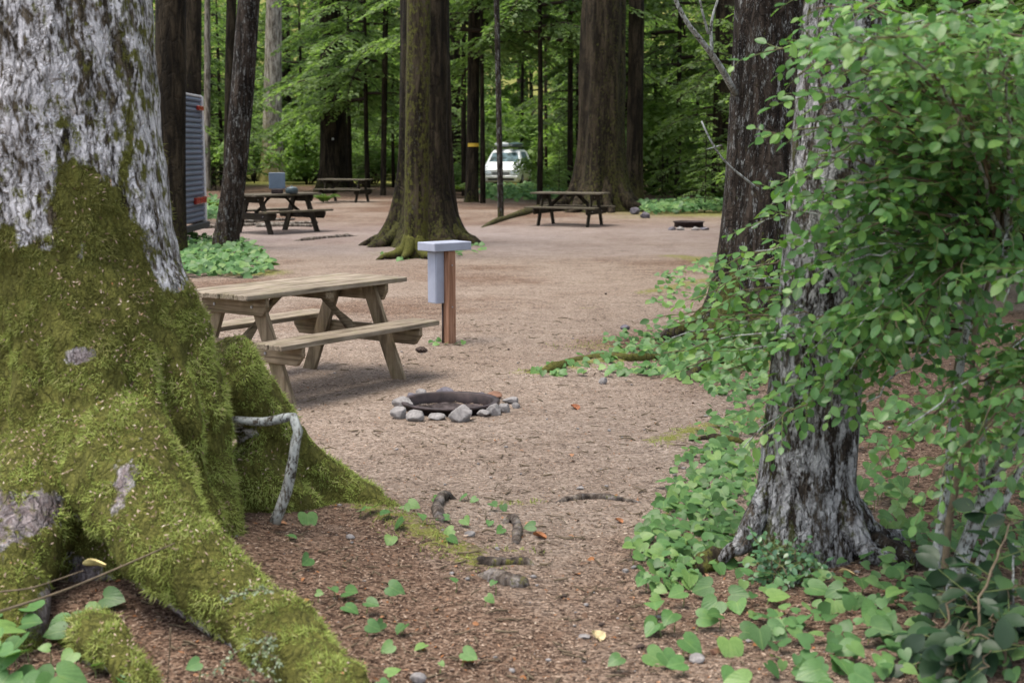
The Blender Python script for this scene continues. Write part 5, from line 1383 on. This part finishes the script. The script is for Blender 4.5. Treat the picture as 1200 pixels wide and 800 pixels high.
TG = [(1060, 500, 5.0, .1), (1130, 540, 4.9, .1), (1185, 560, 4.7, .1), (1030, 545, 5.2, .1), (1090, 580, 4.9, .1), (1190, 450, 4.7, .1), (905, 500, 5.7, .1), (870, 520, 5.9, .1), (1150, 490, 4.8, .1),
      (940, -10, 5.3, .3), (965, 50, 5.2, .3), (935, 85, 5.4, .3), (960, 120, 5.1, .3), (990, 150, 5.1, .3), (935, 195, 5.5, .3), (970, 240, 5.2, .3), (1010, 10, 5.0, .3), (1140, 70, 4.7, .3), (1090, 60, 4.9, .3),
      (955, 15, 5.4, .3), (985, 85, 5.3, .3), (945, 110, 5.5, .3), (965, 180, 5.4, .3), (940, 250, 5.6, .3), (1005, 215, 5.2, .3), (990, 300, 5.3, .3), (1030, 40, 4.3, .3), (985, 45, 4.2, .3), (1120, 15, 4.2, .3), (1170, 60, 4.1, .3), (1060, 90, 4.4, .3), (1190, 170, 4.4, .3), (1110, 150, 4.6, .3), (1195, 320, 4.6, .3),
      (950, 140, 5.7, .3), (975, 215, 5.5, .3), (935, 60, 5.7, .3), (1000, 50, 5.5, .3), (965, 285, 5.5, .3), (945, 400, 5.6, .2), (1015, 170, 5.4, .3),
      (792, 382, 6.3, .3), (812, 352, 6.4, .3), (778, 412, 6.3, .2), (842, 440, 6.1, .2), (805, 432, 6.2, .2), (870, 415, 6.0, .2), (835, 375, 6.2, .2),
      (945, 60, 5.7, .3), (940, 230, 5.7, .3), (1000, 250, 5.4, .3), (925, 320, 5.8, .3), (990, 350, 5.4, .2), (1010, 420, 5.3, .2), (980, 440, 5.5, .2), (1060, 240, 5.3, .3), (1120, 320, 5.0, .3), (1180, 350, 4.9, .3), (1050, 380, 5.1, .2), (880, 290, 6.1, .3), (850, 345, 6.3, .3), (900, 350, 6.0, .3), 
      (800, 366, 6.5, .3), (786, 398, 6.6, .25), (830, 335, 6.9, .3), (858, 305, 6.6, .3), (880, 262, 6.2, .3), (905, 235, 6.0, .3), (822, 418, 6.3, .2), (900, 160, 5.7, .35), (900, 55, 5.6, .4),
      (985, 62, 5.0, .3), (1060, 25, 4.8, .3), (1190, 100, 4.8, .3), (1020, 265, 5.2, .3), (1100, 275, 5.1, .3), (1180, 290, 5.0, .3), (960, 320, 5.3, .3), (1000, 385, 5.2, .2), (1070, 410, 5.2, .2), (1150, 430, 5.1, .2), (940, 420, 5.6, .2),
      (1180, 190, 6.0, .4), (885, 475, 5.9, .15), (1190, 500, 4.9, .15), (1020, 470, 5.4, .15), (1090, 330, 5.5, .25), (930, 280, 5.9, .3), (980, 240, 5.6, .3), (1150, 360, 5.4, .25), (880, 330, 6.2, .25), (920, 370, 5.9, .2), (1090, -20, 5.3, .4), (950, 20, 6.2, .4),
      (1195, 240, 5.2, .3), (1060, 300, 6.0, .3), (1130, 480, 5.3, .15), (960, 460, 5.5, .15), (860, 385, 6.3, .2), (840, 400, 6.1, .2), (1040, 350, 5.3, .25), (1195, 400, 5.0, .2), (1160, 140, 5.3, .3), (1000, 320, 5.7, .3)]
SB = [on(1098, 725), on(1120, 700), on(1085, 690), np.array([2.45, 6.0, .15]), np.array([2.75, 5.4, .15]), np.array([2.9, 6.6, .15]), np.array([2.3, 7.0, .15])]
NODES = []                                       # tops of the main stems, from which the arching branches spread
for b_, t_ in [(SB[0], (1.95, 5.35, 1.5)), (SB[3], (2.35, 5.7, 1.9)), (SB[4], (2.5, 5.2, 2.1)), (SB[5], (2.6, 6.2, 2.3)), (SB[6], (2.2, 6.6, 1.5)), (SB[3], (2.1, 6.0, 1.1)), (SB[4], (2.3, 5.1, 1.2))]:
    NODES.append((np.array(b_), np.array(t_)))
br = [(b_, t_, 0.1, 0.016) for b_, t_ in NODES]
for i, (px, py, Yd, up) in enumerate(TG):
    t_ = at(px, py, Yd)
    cand = sorted(range(len(NODES)), key=lambda j: np.linalg.norm(NODES[j][1] - t_) + 0.8 * max(0, NODES[j][1][2] - t_[2] - 0.5) + 0.3 * rng.random())
    nd = NODES[cand[0]]
    br.append((nd[1] * .95 + nd[0] * .05, t_, 0.02 + up * 0.35, 0.007 + 0.003 * rng.random()))
lich = [([on(1086, 724), at(1098, 650, 5.25), at(1110, 560, 5.3), at(1125, 430, 5.4), at(1150, 280, 5.5)], 0.024),
        ([on(1102, 722), at(1128, 650, 5.3), at(1156, 580, 5.3), at(1190, 515, 5.3), at(1235, 440, 5.4)], 0.036),
        ([on(1125, 712), at(1165, 620, 5.1), at(1190, 560, 5.1), at(1230, 490, 5.1)], 0.018), ([at(1150, 585, 5.3), at(1152, 520, 5.25), at(1158, 440, 5.3)], 0.016), ([at(1158, 560, 5.3), at(1180, 530, 5.1), at(1205, 505, 5.0)], 0.012)]
NLV = shrub('huckleberry_shrub', 'large arching shrub with oval light green leaves filling the right side', br, on(1098, 725), lichen=lich)
print('shrub leaves', NLV)
# small seedling shrub at the foot of the near right tree
sb = [on(925, 690), on(945, 685), on(905, 688)]
br2 = [(sb[i % 3], at(px, py, 5.75), 0.04, 0.003) for i, (px, py) in enumerate([(895, 650), (915, 640), (940, 660), (965, 668), (880, 672), (930, 655), (950, 680), (905, 665), (975, 690), (920, 690), (895, 690), (890, 630)])]
OVM_keep = OVM
OVM = [new_mesh('seedling_leaf', *oval_mesh(.1, .1), M['seedling'], True)]
OVM = OVM * 3
M['seed_rest'] = leaf_mat('seedling_rest', (0.05, 0.14, 0.06), (0.075, 0.19, 0.08), (0.11, 0.23, 0.09), 0.3, 'rnd')
shrub('small_leaf_shrub', 'small blue green seedling bush at the foot of the near right tree', br2, sb[0], (0.026, 0.038), 300, 0.03, (0.08, 0.2), s0=0.25, stuff_mat='seed_rest', leafspace=.028)
# dark glossy shrub in the lower right corner
OVM = [new_mesh('glossy_leaf', *oval_mesh(f_, c_), M['salal'], True) for f_, c_ in ((.12, .2), (.25, .1), (.05, .4))]
sb = [on(1130, 800), on(1180, 790), on(1090, 790), np.array([1.75, 4.6, .1]), np.array([1.95, 4.9, .1])]
br3 = [(sb[i % 5], at(px, py, Yd), 0.1, 0.006) for i, (px, py, Yd) in enumerate([(1080, 740, 4.7), (1110, 700, 4.8), (1150, 670, 4.9), (1190, 640, 4.9), (1180, 700, 4.6), (1130, 740, 4.5), (1070, 780, 4.5), (1190, 760, 4.4), (1150, 790, 4.3), (1100, 770, 4.4), (1210, 600, 5.0), (1160, 730, 4.5)])]
M['salal_rest'] = leaf_mat('glossy_rest', (0.012, 0.03, 0.012), (0.02, 0.05, 0.02), (0.045, 0.09, 0.03), 0.12, 'rnd', 0.45, 0.025)
shrub('salal_shrub', 'dark glossy large leaved shrub in the lower right corner', br3, sb[0], (0.07, 0.115), 300, 0.07, (0.14, 0.3), s0=0.3, stuff_mat='salal_rest', leafspace=.06)

OVM = [new_mesh('sprig_leaf', *oval_mesh(.1, .2), leaf_mat('grey_green_sprig', (0.10, 0.15, 0.08), (0.16, 0.21, 0.12), (0.22, 0.27, 0.16), 0.3, 'obj'))] * 3
sb = [at(322, 742, 4.62), at(315, 745, 4.60), at(330, 690, 4.75)]
shrub('trailing_sprig', 'grey green trailing sprig hanging over the front mossy root', [(sb[0], at(248, 792, 4.45), .03, .002), (sb[0], at(288, 800, 4.42), .02, .002), (sb[1], at(322, 810, 4.42), .02, .002), (sb[2], at(258, 700, 4.7), .02, .002)], sb[0], (.009, .016), 300, .018, (.02, .05), s0=.2, stuff_mat='seed_rest', leafspace=.008)
# bare dead twigs reaching from the tall flecked tree
e = tag(empty('dead_branch', tuple(at(850, 70, 12.8))), 'bare pale dead branch forking left of the tall flecked tree', 'branch')
b0 = at(850, 70, 12.8)
for pts, r_ in [([(862, 110, 13.2), (842, 75, 12.9), (822, 48, 12.7), (800, 18, 12.6), (780, -30, 12.5)], .035), ([(834, 60, 12.8), (834, 25, 12.8), (846, -15, 12.8)], .018), ([(830, 40, 12.8), (822, 10, 12.7), (815, -30, 12.7)], .014)]:
    P = smooth_path([at(*q) for q in pts], 12) - b0
    link('twig', new_mesh('dead_twig', *tube(P, np.linspace(r_, r_ * .5, 12), 7), M['stem_lichen'], True), e)
e = tag(empty('dead_branch', tuple(at(820, 145, 12.9))), 'thin curved bare twig before the tall flecked tree', 'branch')
b0 = at(820, 145, 12.9)
for pts, r_ in [([(822, 142, 12.6), (833, 165, 12.6), (850, 190, 12.7), (880, 215, 12.9), (905, 235, 13.1)], .013), ([(828, 175, 12.6), (846, 170, 12.6)], .008)]:
    P = smooth_path([at(*q) for q in pts], 10) - b0
    link('twig', new_mesh('dead_twig', *tube(P, np.linspace(r_ * .6, r_, 10), 6), M['stem_lichen'], True), e)

# ------------------------------------------------------------------ tree marks
YD = G(553, 237)[1]
def band(px, py, Yd, r_, h, col, label, name, a0=-2.4, a1=-0.75):
    c = at(px, py, Yd)
    a = np.linspace(a0, a1, 10)
    V = []
    for t in a:
        for z in (-h / 2, h / 2):
            for dr in (0, .012): V.append((math.cos(t) * (r_ + dr), math.sin(t) * (r_ + dr), z))
    F = []
    for i in range(9):
        o_ = i * 4; q = o_ + 4
        F += [[o_ + 1, q + 1, q + 3, o_ + 3], [o_, o_ + 2, q + 2, q], [o_ + 2, o_ + 3, q + 3, q + 2], [o_, q, q + 1, o_ + 1]]
    F += [[0, 1, 3, 2], [36, 38, 39, 37]]
    o = link(name, new_mesh(name, V, F, hue_noise_simple(name, col, .6, .1)), None, c)
    tag(o, label, 'marker')
band(555, 170, YD, 0.245, .12, (0.55, 0.36, 0.03), 'yellow band marker wrapped on the dark trunk left of the van', 'trunk_band')
band(526, 164, G(531, 217)[1], 0.37, .1, (0.65, 0.42, 0.06), 'small yellow marker on the dark trunk beside the massive central tree', 'trunk_band', -1.75, -1.3)
band(392, 163, G(392, 224)[1], 0.60, .09, (0.6, 0.6, 0.6), 'tiny white marker on the thick dark trunk', 'trunk_marker', -1.62, -1.5)

# ------------------------------------------------------------------ trailer (rear corner seen beside the trunk)
def trailer():
    A_ = at(209, 262, 26.6); 
    H = 2.45; W = 2.3; Lg = 5.2; z0 = 0.42
    a0 = at(208, 200, 25.6)[:2]; a1 = at(238.5, 200, 27.9)[:2]
    u = (a1 - a0); W = float(np.linalg.norm(u)); ang = math.atan2(u[1], u[0])
    e = tag(empty('travel_trailer', (a0[0], a0[1], 0), ang), 'blue grey ribbed travel trailer with red marker lights behind dark trunk', 'trailer')
    skin = hue_noise_simple('blue_grey_siding', (0.12, 0.14, 0.20), 0.5, 0.12, 3, spec=0.4)
    white = hue_noise_simple('white_trim', (0.6, 0.6, 0.63), 0.45, 0.06, 4)
    red = hue_noise_simple('red_lens', (0.30, 0.03, 0.02), 0.25, 0.15, 8)
    dark = hue_noise_simple('trailer_chassis', (0.03, 0.03, 0.03), 0.7, 0.2, 8)
    # local: x along the visible rear face, y = into the trailer (left of u), visible face normal = -y
    link('body', new_mesh('body', *box(0.012, W - 0.012, 0.012, Lg, z0, z0 + H, 0.03), skin), e)
    n = 24; hh = H / n
    for i in range(n):
        zb = z0 + i * hh
        V, F = prism([(0.0, zb + 0.004), (-0.030, zb + hh * 0.12), (-0.034, zb + hh * 0.45), (0.0, zb + hh - 0.004), (0.011, zb + hh - 0.004), (0.011, zb + 0.004)], 0.05, W - 0.134, 'x')
        link('siding_panel', new_mesh('siding_panel', V, F, skin), e)
        V, F = prism([(-0.0, zb + 0.004), (0.0, zb + hh - 0.004), (-0.012 + 0.03, zb + hh - 0.004), (0.018, zb + 0.004)], 0.05, Lg - 0.05, 'y')
        V[:, 0] += W - 0.025
    for x in (0.0, W - 0.13):
        link('corner_trim', new_mesh('corner_trim', *box(x - 0.003, x + 0.133, -0.045, 0.03, z0 - 0.02, z0 + H + 0.02, 0.004), white), e)
    link('roof_trim', new_mesh('roof_trim', *box(0.055, W - 0.055, -0.026, 0.03, z0 + H + 0.001, z0 + H + 0.04, 0.004), white), e)
    link('roof', new_mesh('roof', *box(-0.02, W + 0.02, 0.035, Lg + .02, z0 + H + 0.004, z0 + H + 0.036, 0.004), white), e)
    for z, h_, w_ in ((z0 + H - 0.22, 0.09, 0.45), (z0 + 0.42, 0.13, 0.95)):
        link('marker_light', new_mesh('marker_light', *box(W - 0.16 - w_, W - 0.16, -0.085, -0.02, z - h_ / 2, z + h_ / 2, 0.012), red), e)
    for y0_, y1_, za, zb_ in ((1.0, 2.0, 1.45, 2.1), (3.6, 4.7, 1.45, 2.1)):          # windows of the long side
        wf = link('window', new_mesh('window', *box(-0.03, -0.0, y0_ - .05, y1_ + .05, za - .05, zb_ + .05, 0.01), white), e)
        link('pane', new_mesh('pane', *box(-0.036, -0.031, y0_, y1_, za, zb_, 0.002), dark), wf)
    dr = link('door', new_mesh('door', *box(-0.03, -0.0, 2.55, 3.25, 0.55, 2.45, 0.012), skin), e)
    link('handle', new_mesh('handle', *box(-0.06, -0.032, 2.62, 2.72, 1.40, 1.46, 0.008), M['steel_dark']), dr)
    link('bumper', new_mesh('bumper', *box(0.1, W - 0.1, -0.12, -0.02, 0.28, 0.40, 0.01), dark), e)
    for sx in (0.08, W - 0.30):
        V, F = tube([(sx, 2.4, 0.33), (sx + .22, 2.4, 0.33)], [0.33, 0.33], 24)
        wv = link('wheel', new_mesh('wheel', V, F, dark, True), e)
        V, F = tube([(sx - .01, 2.4, 0.33), (sx + .23, 2.4, 0.33)], [0.18, 0.18], 16)
        link('rim', new_mesh('rim', V, F, M['steel_dark']), wv)
    link('hitch', new_mesh('hitch', *box(W / 2 - .05, W / 2 + .05, Lg, Lg + 1.0, 0.36, 0.46, 0.01), dark), e)
trailer()
p = on(218, 287)
o = link('white_bag', rock_mesh(7, .16, .12, .09, hue_noise_simple('white_plastic', (0.6, 0.58, 0.62), .5, .15, 20)), None, p + [0, 0, .06])
tag(o, 'crumpled white bag on the ground under the trailer corner', 'bag')

# ------------------------------------------------------------------ van
def van():
    b_ = G(587, 220.5)
    e = tag(empty('parked_van', (b_[0], b_[1], 0), R(-8)), 'white van with loaded roof rack parked facing the camp', 'van')
    white = hue_noise_simple('white_car_paint', (0.66, 0.69, 0.72), 0.35, 0.04, 3, spec=0.5)
    glass = NB('car_glass_reflections'); glass.pbr(glass.ramp(glass.noise(glass.obj(), 3, 2), [(0.4, (0.012, 0.03, 0.03)), (0.62, (0.10, 0.17, 0.2))]), 0.4, None, 0, 0.06)  # tree and sky reflections painted into the glass colour as patches
    black = hue_noise_simple('black_plastic', (0.02, 0.02, 0.022), 0.5, 0.2, 8)
    chrome = hue_noise_simple('headlamp', (0.6, 0.64, 0.66), 0.15, 0.1, 8, 0.6)
    # local: front faces -y. sections along y: (y, half width low, half width top, z bottom, z belt, z top)
    sec = [(0.0, .78, .70, .34, .80, .86), (0.12, .86, .78, .28, .92, .98), (0.45, .90, .80, .26, 1.0, 1.06), (0.95, .92, .80, .26, 1.06, 1.16), (1.55, .93, .66, .26, 1.10, 1.72), (1.9, .93, .64, .26, 1.10, 1.80), (3.6, .93, .64, .26, 1.10, 1.82), (4.5, .91, .63, .28, 1.10, 1.76), (4.8, .86, .60, .34, 1.05, 1.55)]
    V = []; 
    for (y, wl, wt, zb, zm, zt) in sec:
        V += [(-wl * .9, y, zb), (-wl, y, zb + .15), (-wl, y, zm - .06), (-wl * .985, y, zm), (-wt - .02, y, zt - .07), (-wt * .88, y, zt), (wt * .88, y, zt), (wt + .02, y, zt - .07), (wl * .985, y, zm), (wl, y, zm - .06), (wl, y, zb + .15), (wl * .9, y, zb)]
    k = 12; n = len(sec)
    F = [[i * k + j, i * k + (j + 1) % k, (i + 1) * k + (j + 1) % k, (i + 1) * k + j] for i in range(n - 1) for j in range(k)]
    F += [list(range(k)), list(range((n - 1) * k, n * k))[::-1]]
    link('body', new_mesh('body', V, F, white), e)
    # windscreen sits just proud of the sloping panel between sections 3 and 4
    def slab(pts, nrm, th):
        P = np.array(pts, float); nrm = np.array(nrm, float); m = len(P)
        return np.concatenate([P, P + nrm * th]), [list(range(m)), list(range(m, 2 * m))[::-1]] + [[i, (i + 1) % m, m + (i + 1) % m, m + i] for i in range(m)]
    nr = unit(np.array([0, -.56, .6]))
    link('windscreen', new_mesh('windscreen', *slab([(-.72, 1.02, 1.225), (.72, 1.02, 1.225), (.60, 1.49, 1.655), (-.60, 1.49, 1.655)], nr, .012), glass.m), e)
    for s in (-1, 1):
        link('side_window', new_mesh('side_window', *slab([(s * .935, 1.5, 1.13), (s * .935, 3.4, 1.13), (s * .70, 3.4, 1.68), (s * .70, 1.85, 1.68)], (s * .9, 0, .3), .012), glass.m), e)
        link('headlight', new_mesh('headlight', *slab([(s * .86, -.005, .66), (s * .46, -.03, .66), (s * .46, -.02, .80), (s * .80, .02, .84)], (0, -1, 0), .03), chrome), e)
        mr = link('mirror', new_mesh('mirror', *box(min(s * .97, s * 1.17), max(s * .97, s * 1.17), 1.15, 1.28, 1.10, 1.25, .02), black), e)
        for yy in (0.85, 3.75):
            V2, F2 = tube([(s * .70, yy, .33), (s * .945, yy, .33)], [.33, .33], 24)
            wv = link('wheel', new_mesh('wheel', V2, F2, black, True), e)
            V2, F2 = tube([(s * .80, yy, .33), (s * .955, yy, .33)], [.19, .17], 16)
            link('rim', new_mesh('rim', V2, F2, M['steel_dark']), wv)
    link('grille', new_mesh('grille', *box(-.42, .42, -.025, -.002, .62, .76, .006), hue_noise_simple('grille_dark', (.12, .13, .14), .4, .2, 10)), e)
    link('air_intake', new_mesh('air_intake', *box(-.62, .62, -.02, .02, .36, .46, .006), black), e)
    link('bumper', new_mesh('bumper', *box(-.80, .80, -.05, .10, .47, .59, .02), white), e)
    link('licence_plate', new_mesh('licence_plate', *box(-.16, .16, -.065, -.052, .48, .58, .003), hue_noise_simple('plate', (.6, .62, .6), .5, .1, 20)), e)
    rk = []
    for y in (2.0, 3.2): rk.append(box(-.72, .72, y - .03, y + .03, 1.90, 1.94, .005)); rk += [box(s * .60 - .02, s * .60 + .02, y - .02, y + .02, 1.78, 1.90, .003) for s in (-1, 1)]
    link('roof_rack', new_mesh('roof_rack', *join(rk), black), e)
    hull = []
    for y, w_, h_ in ((1.2, .05, .03), (1.6, .22, .08), (2.4, .28, .11), (3.4, .27, .10), (4.2, .05, .03)):
        hull.append([(math.cos(t) * w_, y, math.sin(t) * h_) for t in np.linspace(0, 2 * np.pi, 14, endpoint=False)])
    V = np.array(hull).reshape(-1, 3); F = [[i * 14 + j, i * 14 + (j + 1) % 14, (i + 1) * 14 + (j + 1) % 14, (i + 1) * 14 + j] for i in range(4) for j in range(14)] + [list(range(14)), list(range(56, 70))[::-1]]
    loc = e.matrix_basis
    for dx, colr, lb in ((-.33, (.6, .62, .64), 'pale boat shaped load on the van roof rack, left'), (.35, (.04, .07, .08), 'dark teal boat shaped load on the van roof rack, right')):
        o = link('roof_kayak', new_mesh('roof_kayak', V, F, hue_noise_simple('kayak_hull', colr, .35, .15, 3), True), None)
        o.location = loc @ Vector((dx, 0, 2.052)); o.rotation_euler = (0, 0, R(-8))
        tag(o, lb, 'kayak')
van()
